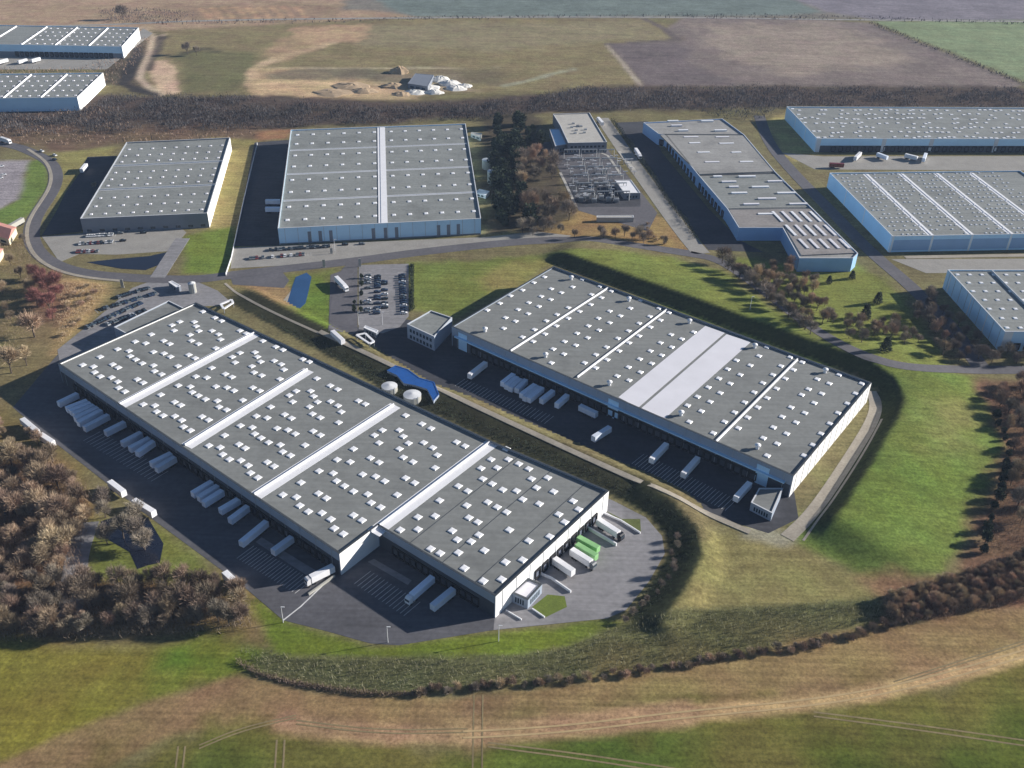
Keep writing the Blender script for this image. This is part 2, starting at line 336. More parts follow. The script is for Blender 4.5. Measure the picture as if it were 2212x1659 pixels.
# centre
zone([(490,600),(720,585),(722,720),(640,690),(500,612)], (112,112,64), 5, 6)
zone([(640,600),(712,590),(708,720),(650,690)], (104,122,52), 5, 8)
zone([(500,610),(600,600),(640,640),(620,665)], (150,120,90), 5, 8, strength=0.8)
zone([(888,575),(1190,542),(1440,555),(1580,590),(1700,690),(1840,775),(1770,790),(1195,566),(985,690),(888,670)], (114,122,62), 5, 8)
zone([(1000,600),(1180,548),(1200,566),(1060,640)], (142,128,80), 10, 14, strength=0.7)
zone([(1580,560),(1850,575),(1960,640),(2050,800),(1880,780),(1740,690)], (118,124,64), 5, 10)
zone([(1150,480),(1240,455),(1440,470),(1500,545),(1260,520),(1090,520)], (150,124,84), 5, 10)
zone([(1040,250),(1160,245),(1240,470),(1180,500),(1060,505),(1045,400)], (82,74,60), 6, 10)
zone([(1650,270),(1700,240),(1780,335),(1720,345),(1690,330)], (160,148,96), 4, 8)
# right
zone([(1850,790),(2110,815),(2150,900),(2175,960),(2125,1120),(2045,1245),(1900,1255),(1695,1160),(1760,1090),(1945,870)], (108,122,60), 3, 5)
zone([(1990,860),(2120,880),(2130,980),(2000,960)], (140,132,84), 14, 20, strength=0.6)
zone([(1860,1010),(2080,1000),(2040,1200),(1800,1150)], (96,120,50), 14, 20, strength=0.5)
zone([(2110,820),(2500,800),(2500,1330),(2040,1245),(2170,960)], (116,90,72), 5, 10)
zone([(1345,1345),(1450,1290),(1530,1150),(1600,1150),(1690,1165),(1905,1290),(1900,1320)], (134,126,82), 5, 8)
zone([(1620,1120),(1720,1165),(1690,1180),(1600,1160)], (150,146,124), 3, 4)
zone([(1880,1255),(2045,1240),(2500,1180),(2500,1330),(1905,1340)], (140,106,84), 6, 10)
# near
zone([(550,1290),(620,1345),(800,1398),(1060,1368),(1310,1342),(1345,1345),(1240,1400),(1100,1425),(600,1425)], (104,117,44), 2, 3)
zone([(520,1395),(620,1415),(1100,1415),(1240,1390),(1350,1345),(1500,1310),(1900,1290),(1912,1340),(1500,1435),(1000,1495),(800,1500),(560,1455)], (98,99,66), 1.5, 2)
zone([(1240,1385),(1500,1330),(1900,1310),(1912,1345),(1500,1440),(1100,1470)], (106,102,66), 8, 12, strength=0.7)
zone([(-600,1385),(300,1388),(500,1385),(520,1450),(300,1525),(0,1645),(-600,1900)], (124,116,54), 5, 8)
zone([(330,1395),(500,1390),(515,1450),(400,1475),(300,1460)], (92,112,40), 14, 22)
zone([(-600,1500),(150,1500),(200,1550),(-100,1690),(-600,1800)], (126,120,48), 18, 24, strength=0.6)
zone([(-700,2000),(0,1655),(300,1525),(515,1460),(800,1506),(1100,1494),(1500,1440),(1912,1345),(2900,1225),(2900,1300),(2212,1412),(1900,1492),(1475,1545),(1000,1588),(640,1560),(380,1590),(150,1700),(-200,2000)], (138,114,82), 2.0, 4)
zone([(1050,1510),(1500,1450),(2000,1350),(2500,1270),(2500,1330),(2000,1440),(1500,1530)], (136,116,78), 14, 24, strength=0.6)
zone([(-200,2000),(150,1700),(380,1590),(640,1560),(1000,1595),(1475,1550),(1900,1500),(2212,1420),(2900,1300),(2900,2000)], (106,100,52), 6, 10)
zone([(930,1600),(1480,1560),(1500,1680),(1480,1800),(930,1800)], (84,100,40), 16, 24)
zone([(1500,1560),(2000,1490),(2300,1470),(2300,1560),(1800,1590)], (112,104,54), 16, 24, strength=0.7)
zone([(1750,1600),(2300,1560),(2300,1800),(1800,1800)], (76,94,32), 18, 24, strength=0.8)
zone([(250,1640),(420,1585),(620,1570),(700,1660),(600,1800),(200,1800)], (100,98,48), 14, 20, strength=0.8)
zone([(330,1660),(430,1625),(560,1640),(560,1760)], (84,98,40), 12, 16, strength=0.7)
zone([(900,1525),(1050,1500),(1060,1570),(1020,1625),(930,1625)], (158,128,98), 8, 14, strength=0.8)
trail([(1480,1542),(1700,1524),(1875,1500),(2040,1462),(2212,1412),(2500,1320)], (180,152,110), 6.5, 1.6, 1)
trail([(620,1560),(800,1585),(1000,1588),(1250,1566),(1480,1542)], (164,134,102), 9, 2.2, 2.5)
trail([(1900,1478),(2060,1430),(2212,1382)], (168,146,104), 2.5, 1.2, 1, 0.5)
TRACKS = []
for o in (0, 1):
    TRACKS += [([(1758, 1538+o*9), (2000, 1568+o*11), (2300, 1612+o*12)], 0.6), ([(1054, 1604+o*9), (1300, 1634+o*11), (1600, 1684+o*12)], 0.6),
               ([(1024+o*19, 1500), (1022+o*20, 1600), (1020+o*21, 1720)], 0.5), ([(598+o*17, 1598), (590+o*18, 1720)], 0.6), ([(385+o*15, 1612), (372+o*16, 1720)], 0.55),
               ([(640, 1556+o*8), (820, 1578+o*8), (1010, 1574+o*8)], 0.5), ([(1930, 1473+o*7), (2060, 1432+o*7), (2212, 1384+o*7)], 0.5), ([(430,1610+o*7),(520,1572+o*7),(640,1545+o*6)], 0.5)]
for k in range(9):
    trail([(1080+k*20, 1500+k*3), (1500+k*20, 1450+k*4), (2212, 1330+k*9)], (150,128,88), 1.5, 1.2, 1.5, 0.25)
for k in range(7):
    trail([(540+k*25, 1470+k*11), (800, 1512+k*9), (1000, 1508+k*9)], (150,122,84), 1.6, 1.2, 1.5, 0.25)
# rough dark scrub on the banks
for bi, (cx, wd) in enumerate((((58,58,42), 17.5), ((50,54,38), 14.0), ((62,68,40), 11.5))):
    poly, w, h, back = BANKS[bi]
    d, s, par = seg_dist(P, poly); a = smooth((wd-d+1.6*WOB)/1.8)*(s > 0)*smooth((d+2)/2)*smooth(np.minimum(par, 1-par)/0.04)
    COLR = COLR*(1-a[:, None])+np.array(alb(cx))*a[:, None]
gm = MB(); nx, ny = len(gx), len(gy)
me = bpy.data.meshes.new('ground')
idx = np.arange(nx*ny).reshape(ny, nx)
F = np.stack([idx[:-1, :-1].ravel(), idx[:-1, 1:].ravel(), idx[1:, 1:].ravel(), idx[1:, :-1].ravel()], 1)
me.vertices.add(nx*ny); me.vertices.foreach_set('co', np.column_stack([P, ZG]).astype(np.float32).ravel())
me.loops.add(F.size); me.loops.foreach_set('vertex_index', F.ravel().astype(np.int32))
me.polygons.add(len(F)); me.polygons.foreach_set('loop_start', np.arange(0, F.size, 4, dtype=np.int32)); me.polygons.foreach_set('loop_total', np.full(len(F), 4, np.int32))
me.update(calc_edges=True)
me.polygons.foreach_set('use_smooth', np.ones(len(F), bool))
ca = me.color_attributes.new('soil', 'FLOAT_COLOR', 'POINT'); ca.data.foreach_set('color', np.column_stack([COLR, np.ones(len(P))]).astype(np.float32).ravel())
def ground_mat():
    m = bpy.data.materials.new('grass_and_soil'); m.use_nodes = True; n = m.node_tree.nodes; L = m.node_tree.links; b = n['Principled BSDF']
    b.inputs['Roughness'].default_value = 1.0; b.inputs['Specular IOR Level'].default_value = 0.05
    at_ = n.new('ShaderNodeVertexColor'); at_.layer_name = 'soil'; geo = n.new('ShaderNodeNewGeometry')
    val = None
    for sc, var, det in ((0.02, 0.2, 6), (0.09, 0.2, 6), (0.3, 0.22, 6), (0.8, 0.36, 4)):
        no = n.new('ShaderNodeTexNoise'); no.inputs['Scale'].default_value = sc; no.inputs['Detail'].default_value = det; no.inputs['Roughness'].default_value = 0.7
        L.new(geo.outputs['Position'], no.inputs['Vector'])
        mr = n.new('ShaderNodeMapRange'); mr.inputs[1].default_value = 0.3; mr.inputs[2].default_value = 0.7; mr.inputs[3].default_value = 1-var; mr.inputs[4].default_value = 1+var
        L.new(no.outputs[0], mr.inputs[0])
        if val is None: val = mr.outputs[0]
        else:
            mm = n.new('ShaderNodeMath'); mm.operation = 'MULTIPLY'; L.new(val, mm.inputs[0]); L.new(mr.outputs[0], mm.inputs[1]); val = mm.outputs[0]
    # drilling rows of the fields
    mp = n.new('ShaderNodeMapping'); mp.inputs['Rotation'].default_value = (0, 0, 0.12); mp.inputs['Scale'].default_value = (0.012, 0.5, 1); L.new(geo.outputs['Position'], mp.inputs['Vector'])
    no = n.new('ShaderNodeTexNoise'); no.inputs['Scale'].default_value = 1.0; no.inputs['Detail'].default_value = 4; L.new(mp.outputs[0], no.inputs['Vector'])
    mr = n.new('ShaderNodeMapRange'); mr.inputs[1].default_value = 0.3; mr.inputs[2].default_value = 0.7; mr.inputs[3].default_value = 0.82; mr.inputs[4].default_value = 1.18; L.new(no.outputs[0], mr.inputs[0])
    mm = n.new('ShaderNodeMath'); mm.operation = 'MULTIPLY'; L.new(val, mm.inputs[0]); L.new(mr.outputs[0], mm.inputs[1]); val = mm.outputs[0]
    hsv = n.new('ShaderNodeHueSaturation'); L.new(at_.outputs[0], hsv.inputs['Color']); L.new(val, hsv.inputs['Value'])
    nh = n.new('ShaderNodeTexNoise'); nh.inputs['Scale'].default_value = 0.045; nh.inputs['Detail'].default_value = 4; L.new(geo.outputs['Position'], nh.inputs['Vector'])
    mh = n.new('ShaderNodeMapRange'); mh.inputs[1].default_value = 0.3; mh.inputs[2].default_value = 0.7; mh.inputs[3].default_value = 0.485; mh.inputs[4].default_value = 0.515; L.new(nh.outputs[0], mh.inputs[0]); L.new(mh.outputs[0], hsv.inputs['Hue'])
    L.new(hsv.outputs[0], b.inputs['Base Color'])
    return m
me.materials.append(ground_mat())
go = bpy.data.objects.new('ground', me); COL.objects.link(go); go['kind'] = 'structure'

# ------------------------------------------------------------------ roads, yards, water
def sheet(name, px, m, z=0.05, world=False):
    w = px if world else ats(px)
    mb = MB(); mb.prism([(p[0], p[1]) for p in w], -0.4, z)
    o = obj(name, mb, m); o['kind'] = 'structure'; return o
def strip(name, px, width, m, z=0.06, drape=True, smoothn=3, world=False):
    pts = np.array([p[:2] for p in px]) if world else np.array([(g(p) if drape else at(p))[:2] for p in px])
    for _ in range(smoothn):
        q = [pts[0]]
        for a, b in zip(pts[:-1], pts[1:]): q += [a*0.75+b*0.25, a*0.25+b*0.75]
        q.append(pts[-1]); pts = np.array(q)
    t = np.gradient(pts, axis=0); t /= np.linalg.norm(t, axis=1)[:, None]+1e-9; nrm = np.stack([-t[:, 1], t[:, 0]], 1)
    cols = [pts+nrm*width*k for k in (-0.5, -0.17, 0.17, 0.5)]
    vs = []
    for c in cols: vs += [(x, y, zz+z) for (x, y), zz in zip(c, zf(c) if drape else np.zeros(len(c)))]
    n = len(pts); mb = MB()
    fs = [(k*n+i+1, k*n+i, (k+1)*n+i, (k+1)*n+i+1)[::-1] for k in range(3) for i in range(n-1)]
    # skirts so the strip is a slab let into the ground
    vs += [(v[0], v[1], v[2]-0.4) for v in vs[:n]]+[(v[0], v[1], v[2]-0.4) for v in vs[3*n:4*n]]
    fs += [(i, i+1, 4*n+i+1, 4*n+i)[::-1] for i in range(n-1)]+[(3*n+i, 3*n+i+1, 5*n+i+1, 5*n+i) for i in range(n-1)]
    mb.add(vs, fs); o = obj(name, mb, m); o['kind'] = 'structure'; return o
T01 = (0, 960, 1280); T11 = (1280, 960, 1280); T21 = (2560, 960, 1280); T00 = (0, 0, 1280); T10 = (1280, 0, 1280); T20 = (2560, 0, 1280)
T02 = (0, 1920, 1280); T12 = (1280, 1920, 1280); T22 = (2560, 1920, 1280)
Q1 = (0, 1350, 640); Q2 = (640, 1700, 640); Q3 = (1240, 1980, 640); Q4 = (1880, 1860, 640)
V1 = (1350, 1270, 640); V2 = (1700, 1300, 640); V3 = (2300, 1500, 640); V4 = (200, 980, 640)
S1 = (940, 1480, 940); S2 = (1400, 1640, 920); S3 = (1660, 980, 1040); S4 = (2300, 1180, 1040)
C1 = (1000, 440, 900); I1 = (1900, 380, 740); H1 = (2300, 400, 1000); E1 = (2840, 360, 1000); G1 = (2700, 950, 1140); P6 = (800, 860, 900); L7 = (0, 480, 760, 2174); J8 = (0, 0, 1000)
sheet('yard', [(1066,1361),(1312,1336),(1352,1318),(1402,1256),(1436,1196),(1430,1158),(1395,1118),(1325,1082),(1280,1062),(1072,1300)], M['yard'], 0.07)  # paler colour on the sunlit court; the darker yard sheet carries the shade
sheet('yard', [(95,800),(28,880),(100,942),(190,1012),(330,1122),(520,1262),(612,1340),(700,1362),(800,1390),(862,1394),(1060,1362),(1312,1336),(1352,1318),(1402,1256),(1436,1196),(1430,1158),(1395,1118),(1325,1082),(1000,950),(560,740),(428,655),(130,760)], M['dock_shade_A'], 0.05)
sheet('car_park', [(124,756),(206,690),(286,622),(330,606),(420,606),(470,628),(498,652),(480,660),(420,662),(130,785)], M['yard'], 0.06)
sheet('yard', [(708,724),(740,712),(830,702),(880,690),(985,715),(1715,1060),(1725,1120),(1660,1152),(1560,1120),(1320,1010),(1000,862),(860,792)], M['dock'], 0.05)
strip('path', [(486,612),(520,640),(600,680),(690,720)], 1.6, M['path'], 0.12)
strip('path', [(690,716),(780,758),(860,796),(1000,866),(1320,1014),(1540,1116),(1620,1150)], 3.0, M['path'], 0.3)
strip('path', [(1700,1162),(1758,1108),(1840,985),(1888,905),(1893,868),(1880,845)], 6.0, M['path'], 0.12)
strip('kerb_strip', [(1735,1168),(1800,1080),(1868,975),(1905,905)], 1.0, M['path'], 0.12)
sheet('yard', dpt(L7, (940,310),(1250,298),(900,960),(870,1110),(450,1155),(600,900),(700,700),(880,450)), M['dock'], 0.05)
sheet('car_park', dpt(L7, (450,1165),(900,1130),(1950,1080),(2000,1120),(1830,1320),(1250,1360),(850,1350),(640,1440)), M['pave'], 0.07)
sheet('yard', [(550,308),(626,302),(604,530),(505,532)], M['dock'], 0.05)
sheet('car_park', [(503,535),(604,531),(1052,512),(1160,500),(1240,510),(880,542),(640,572),(498,580)], M['pave'], 0.06)
sheet('car_park', dpt(P6, (1340,330),(1800,318),(1800,800),(1720,900),(1560,960),(1340,920)), M['yard'], 0.07)
sheet('car_park', dpt(P6, (1080,420),(1330,330),(1330,930),(1250,1010),(1060,960)), M['road'], 0.06)
sheet('car_park', dpt(P6, (150,420),(640,400),(700,470),(650,540),(180,510)), M['road'], 0.05)
sheet('yard', [(1155,310),(1240,300),(1310,320),(1420,460),(1400,500),(1250,455),(1195,340)], M['road'], 0.05)
sheet('yard', [(1328,265),(1400,262),(1430,330),(1530,450),(1600,520),(1650,545),(1530,540),(1440,430)], M['dock'], 0.05)
sheet('yard', [(1690,330),(1780,338),(2900,336),(2900,372),(1760,366)], M['pave'], 0.06)
sheet('yard', [(1925,560),(2900,556),(2900,585),(2000,590)], M['pave'], 0.06)
sheet('yard', [(-400,118),(240,118),(310,62),(330,72),(230,150),(-400,150)], M['pave'], 0.06)
RD = [(26,313),(66,327),(109,349),(122,375),(118,403),(101,432),(82,458),(69,486),(67,516),(80,544),(105,565),(141,581),(191,592),(252,598),(330,603),(430,604),(500,594),(620,580),(760,565),(880,548),(1000,534),(1120,522),(1230,516),(1330,523),(1420,537),(1520,552)]
strip('road', [(-120,290)]+RD, 10.0, M['road'], 0.09)
strip('pavement', [(60,322),(100,348),(112,378),(107,405),(90,433),(70,462),(58,490),(58,520),(72,550),(100,573),(140,590),(195,601),(260,607)], 2.4, M['path'], 0.2)
strip('road', [(1490,548),(1560,562),(1640,620),(1730,692),(1800,736),(1870,770),(1960,796),(2100,797),(2300,800)], 8.0, M['road'], 0.1)
strip('road', [(1300,255),(1335,306),(1366,352),(1405,405),(1451,469),(1490,520),(1515,548)], 12.0, M['pave'], 0.1)
strip('road', [(1640,250),(1660,310),(1715,375),(1790,450),(1880,545),(1965,615),(2050,700),(2120,795)], 10.0, M['road'], 0.11)
strip('road', [(395,515),(372,550),(340,600)], 9.0, M['yard'], 0.12)
strip('road', [(725,715),(730,640),(745,590),(770,566)], 8.0, M['road'], 0.11)
strip('road', [(190,1128),(168,1190),(160,1245),(150,1330)], 9.0, M['yard'], 0.08)
strip('road', [(-500,66),(-100,60),(240,54),(420,44),(900,38),(1400,36),(1900,44),(2900,52)], 7.0, M['pave'], 0.08, drape=False)
strip('path', [(1955,556),(2300,550),(2900,548)], 4, M['path'], 0.15, drape=False)
M['track'] = mat('bare_soil_track', (0.24, 0.19, 0.1), 1.0, 0.3, 0.1, fine=0.1)
M['trackp'] = mat('pale_earth_track', (0.46, 0.335, 0.175), 1.0, 0.18, 0.08, fine=0.08)
TRK = np.array([at(p)[:2] for p in [(1000,1587),(1080,1584),(1240,1573),(1480,1543),(1700,1524),(1875,1500),(2040,1462),(2212,1412),(2500,1320)]])
tt = np.gradient(TRK, axis=0); tt /= np.linalg.norm(tt, axis=1)[:, None]; tn = np.stack([-tt[:, 1], tt[:, 0]], 1)
for o_ in (-1.25, 1.25): strip('field_track', list(TRK+tn*o_), 0.75, M['trackp'], 0.085+o_*0.004, drape=False, world=True)
for k_, (px_, w_) in enumerate(TRACKS): strip('field_track', px_, w_, M['track'], 0.03+0.0021*k_, drape=False)
def pond(name, px, m, z=0.03):
    mb = MB(); mb.prism([(p[0], p[1]) for p in ats(px)], -1.0, z); o = obj(name, mb, m); o['kind'] = 'structure'
pond('pond', dpt(L7, (930,1440),(1250,1405),(1600,1375),(1800,1330),(1770,1410),(1700,1470),(1560,1525),(1300,1510),(1080,1470)), M['water'], 0.10)
pond('pond', dpt(P6, (730,520),(760,440),(860,400),(905,440),(880,560),(850,680),(780,745),(690,745),(680,680)), M['waterb'], 0.10)
pond('pond', dpt(T02, (655,60),(800,15),(960,40),(1060,205),(1035,330),(960,345),(890,370),(840,260),(720,190),(640,140)), M['water'], 0.06)  # flat near-black sheet over the dark ground by the fence
sheet('pavement', dpt(P6, (640,660),(690,600),(720,560),(690,745),(650,745)), M['path'], 0.08)

# ------------------------------------------------------------------ buildings
def ccw(poly):
    ar = sum(poly[i][0]*poly[(i+1) % len(poly)][1]-poly[(i+1) % len(poly)][0]*poly[i][1] for i in range(len(poly)))
    return ar > 0
def inset(poly, d):
    n = len(poly); out = []
    s = 1 if ccw(poly) else -1
    for i in range(n):
        p0, p1, p2 = (np.array(poly[(i+k) % n][:2]) for k in (-1, 0, 1))
        e1 = (p1-p0)/np.linalg.norm(p1-p0); e2 = (p2-p1)/np.linalg.norm(p2-p1)
        n1 = s*np.array([-e1[1], e1[0]]); n2 = s*np.array([-e2[1], e2[0]])
        b = n1+n2; b = b/max(0.2, (1+n1@n2)); out.append(tuple(p1+b*d))
    return out
def building(name, label, px, h, wmat, rmat, cope='cope', par=0.9, cat='warehouse', group=None, world=False, side_mats=None, extra=()):
    W = [tuple(p[:2]) for p in (px if world else ats(px, h))]
    c = np.mean(np.array(W), 0); t = thing(name, label, cat, (c[0], c[1], 0), group)
    wm = MB(); mats = [M[wmat]]+[M[k] for k in extra]; n = len(W); inn = inset(W, 0.45); dz = h-par; cw = ccw(W)
    for i in range(n):
        j = (i+1) % n; mi = side_mats[i] if side_mats else 0
        q = [(*W[i], -0.5), (*W[j], -0.5), (*W[j], h-0.1), (*W[i], h-0.1)]
        k = [(*inn[i], dz-0.3), (*inn[j], dz-0.3), (*inn[j], h-0.1), (*inn[i], h-0.1)]
        wm.add(q, [(0, 1, 2, 3) if cw else (3, 2, 1, 0)], mi); wm.add(k, [(3, 2, 1, 0) if cw else (0, 1, 2, 3)], mi)
    obj('wall', wm, mats, t)
    rm = MB(); rm.add([(*p, dz) for p in (inn if cw else inn[::-1])], [tuple(range(n))]); obj('roof', rm, M[rmat], t)
    cm = MB(); o2 = inset(W, -0.08); i2 = inset(W, 0.8 if cope == 'cope' else 0.52)
    for i in range(n):
        j = (i+1) % n
        a = [(*o2[i], h-0.1), (*o2[j], h-0.1), (*i2[j], h-0.1), (*i2[i], h-0.1)]; b = [(x, y, h) for x, y, _ in a]
        f = [(4, 5, 6, 7), (0, 1, 5, 4), (2, 3, 7, 6)]
        cm.add(a+b, f if cw else [q[::-1] for q in f])
    obj('coping', cm, M[cope], t)
    t['_h'] = h; return t, W, dz
def dome_mesh(sx=2.4, sy=2.4, hh=0.4):
    mb = MB(); r = []
    for k, z in ((1.0, 0), (1.0, 0.14), (0.95, 0.2), (0.86, hh*0.85), (0.6, hh)):
        r.append([(sx/2*k*a, sy/2*k*b, z) for a, b in ((-1, -1), (1, -1), (1, 1), (-1, 1))])
    vs = [v for ring in r for v in ring]; fs = [(4*k+i, 4*k+(i+1) % 4, 4*k+4+(i+1) % 4, 4*k+4+i) for k in range(4) for i in range(4)]+[(16, 17, 18, 19)]
    mb.add(vs, fs); return mb
def skylights(t, pts, z, ang, size=(2.4, 2.4), cap=100, m='sky'):
    pts = sorted(pts, key=lambda p: p[0]**2+p[1]**2); dm = dome_mesh(*size); me = dm.mesh('skylight', M[m]); b = t.location
    for p in pts[:cap]:
        o = bpy.data.objects.new('skylight', me); COL.objects.link(o); o.parent = t; o.location = (p[0]-b.x, p[1]-b.y, z-b.z); o.rotation_euler = (0, 0, ang)
    rest = pts[cap:]
    if rest:
        mb = MB(); ca, sa = math.cos(ang), math.sin(ang)
        for p in rest: mb.add([(p[0]+x*ca-y*sa, p[1]+x*sa+y*ca, z+zz) for x, y, zz in dm.v], dm.f)
        o = obj('skylights', mb, M[m], t); o['kind'] = 'stuff'
def facade_items(t, a, b, items, name, m, out=0.06, depth=0.3):
    """items: (s0, s1, z0, z1) measured along the wall a->b in metres; boxes proud of the wall; outward = right of a->b"""
    a = np.array(a[:2], float); b = np.array(b[:2], float); d = (b-a)/np.linalg.norm(b-a); nn = np.array([d[1], -d[0]])
    if nn @ ((a+b)/2-np.array(t.location[:2])) < 0: nn = -nn
    for s0, s1, z0, z1 in items:
        mb = MB(); mb.bar(a+d*s0+nn*(out-depth/2), a+d*s1+nn*(out-depth/2), depth, z0, z1); obj(name, mb, m, t)
def dock_doors(t, a, b, n, s0, s1, w=2.7, hgt=3.3, zb=1.0, seal=True):
    a = np.array(a[:2], float); b = np.array(b[:2], float); d = (b-a)/np.linalg.norm(b-a); nn = np.array([d[1], -d[0]]); ang = math.atan2(d[1], d[0])
    if nn @ ((a+b)/2-np.array(t.location[:2])) < 0: ang += math.pi
    mb = MB()
    if seal:
        mb.box((0, -0.3), 0, (w+1.0, 0.6), 1, (zb+hgt, zb+hgt+0.9)); mb.box((-(w/2+.3), -0.3), 0, (0.5, 0.6), 1, (zb, zb+hgt)); mb.box((w/2+.3, -0.3), 0, (0.5, 0.6), 1, (zb, zb+hgt)); mb.box((0, -0.25), 0, (w, 0.5), 1, (0, zb))
    mb.box((0, 0.0), 0, (w, 0.16), 0, (zb, zb+hgt)); me = mb.mesh('dock_door', [M['door'], M['rubber']])
    for k in range(n):
        p = a+d*(s0+(s1-s0)*(k+0.5)/n)
        o = bpy.data.objects.new('dock_door', me); COL.objects.link(o); o.parent = t; o.location = (p[0]-t.location.x, p[1]-t.location.y, 0); o.rotation_euler = (0, 0, ang)
def firewall(t, a, b, z, hgt=0.9, w=0.45, right=4.0, left=2.0, m='fire', band=True):
    a = np.array(a[:2], float); b = np.array(b[:2], float); d = (b-a)/np.linalg.norm(b-a); nn = np.array([d[1], -d[0]])
    a = a+d*0.5; b = b-d*0.5
    mb = MB(); mb.bar(a, b, w, z-0.2, z+hgt)
    if band:
        if right: mb.bar(a+nn*(w/2+right/2), b+nn*(w/2+right/2), right, z-0.1, z+0.06)
        if left: mb.bar(a-nn*(w/2+left/2), b-nn*(w/2+left/2), left, z-0.1, z+0.06)
    obj('firewall', mb, M[m], t)
def seam(t, a, b, z, w=0.25, m='cope', name='roof_gutter'):
    a = np.array(a[:2], float); b = np.array(b[:2], float); mb = MB(); mb.bar(a, b, w, z-0.1, z+0.05); obj(name, mb, M[m], t)
def lerp(a, b, t): return np.array(a[:2])*(1-t)+np.array(b[:2])*t
def vent(t, p, z, s=1.0):
    mb = MB(); mb.tube((p[0], p[1], z-0.1), (p[0], p[1], z+1.5*s), 0.75*s, 0.75*s, 10); mb.tube((p[0], p[1], z+1.5*s), (p[0], p[1], z+1.9*s), 1.25*s, 1.25*s, 12); mb.tube((p[0], p[1], z+1.9*s), (p[0], p[1], z+2.4*s), 1.25*s, 0.3*s, 12)
    obj('roof_vent', mb, M['white'], t)

HA = 11.3
pxA = [(125,785),(423,653),(1059,951),(1315.6,1059.7),(1070.7,1287.7),(815.7,1134),(733,1196)]
tA, WA, zA = building('warehouse', 'longest grey roofed warehouse in front with five roof bays divided by white strips', pxA, HA, 'wall', 'roof', side_mats=[1,0,0,1,0,1,0], extra=('wallw',))  # end walls white as sunlit, long walls coloured darker for their shade
angA = math.atan2(WA[1][1]-WA[0][1], WA[1][0]-WA[0][0])
fwA = [((253,873),(550,716)), ((397,960),(665,794)), ((547,1066),(852,870)), ((816,1134),(1060,951))]
for i, (a, b) in enumerate(fwA):
    firewall(tA, at(b, HA), at(a, HA) if i < 3 else at((800,1147), HA), zA, right=2.0, left=4.0)
c4 = dpt(S1, *[(1365,170),(1510,245),(1590,285),(1815,405),(1890,440),(1160,300),(1310,300),(1090,345),(1345,355),(1390,415),(1525,410),(1605,455),(1130,412),(1310,465),(905,465),(1055,545),(1645,520),(1345,540),(1430,580),(1130,585),(875,580),(760,560),(1625,632),(600,660),(725,680),(985,690),(1100,708),(1365,722),(755,748),(440,762),(1180,750),(1445,765),(825,792),(905,840),(1290,870),(595,858),(1030,865),(665,900),(280,870),(400,890),(1060,940),(1145,980),(430,965),(505,1018),(625,1030),(905,1050),(705,1085),(980,1095),(735,1165),(815,1215)])
c5 = dpt(S2, *[(1200,90),(1060,185),(1215,185),(1310,225),(1400,270),(970,265),(1115,260),(985,360),(1070,405),(1425,360),(1570,350),(765,425),(850,470),(1165,458),(1290,468),(1470,440),(1625,475),(595,555),(840,600),(1030,570),(1115,615),(1200,660),(1345,545),(1495,585),(1800,560),(1670,680),(1850,635),(1725,750),(400,705),(555,695),(860,710),(940,750),(1225,820),(240,820),(400,815),(710,828),(950,865),(755,908),(880,925),(1400,918),(1590,880),(515,990),(600,1030),(765,1025),(1000,1005),(1190,1110),(1345,1090),(820,1165),(990,1280),(1155,1265)])
p4 = [at(p, HA) for p in c4]; pts = p4+[at(p, HA) for p in c5]
def cell_map(src, dst):
    o = at(src[0], HA)[:2]; A = np.stack([at(src[1], HA)[:2]-o, at(src[2], HA)[:2]-o], 1); o2 = at(dst[0], HA)[:2]; B = np.stack([at(dst[1], HA)[:2]-o2, at(dst[2], HA)[:2]-o2], 1)
    T = B @ np.linalg.inv(A); return lambda p: T @ (p[:2]-o)+o2
src = [(547,1066), (852,870), (733,1196)]
for dst in ([(397,960),(665,794),(547,1066)], [(253,873),(550,716),(397,960)], [(125,785),(423,653),(253,873)]):
    f = cell_map(src, dst); pts += [f(p) for p in p4]
skylights(tA, pts, zA, angA, (2.9, 2.9))
for t_ in (0.27, 0.55, 0.82):
    p_, q_ = lerp(WA[5], WA[4], t_), lerp(WA[2], WA[3], t_); seam(tA, lerp(p_, q_, 0.015), lerp(p_, q_, 0.985), zA, 0.3)
WAl = np.linalg.norm(np.array(WA[0])-np.array(WA[6]))
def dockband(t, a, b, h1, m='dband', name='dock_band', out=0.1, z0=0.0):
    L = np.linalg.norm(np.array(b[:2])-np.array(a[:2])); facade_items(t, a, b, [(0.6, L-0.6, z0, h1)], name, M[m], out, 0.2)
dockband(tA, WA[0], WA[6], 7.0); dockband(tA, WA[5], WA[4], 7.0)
dock_doors(tA, WA[0], WA[6], 46, 12, WAl-6); dock_doors(tA, WA[5], WA[4], 14, 8, np.linalg.norm(np.array(WA[5])-np.array(WA[4]))-8)
LE = np.linalg.norm(np.array(WA[4])-np.array(WA[3]))
dock_doors(tA, WA[4], WA[3], 9, 24, LE-8)
def pipes(t, a, b, n, h, m='steel'):
    L = np.linalg.norm(np.array(b[:2])-np.array(a[:2])); facade_items(t, a, b, [(L*(k+.5)/n-0.09, L*(k+.5)/n+0.09, 0.2, h) for k in range(n)], 'downpipe', M[m], 0.14, 0.2)
pipes(tA, WA[4], WA[3], 9, HA-0.4); pipes(tA, WA[0], WA[6], 22, HA-0.4)
def lean(name, label, px, h, wmat='wall', rmat='roof', cope='copel', cat='office', par=0.5):
    return building(name, label, px, h, wmat, rmat, cope, par, cat)
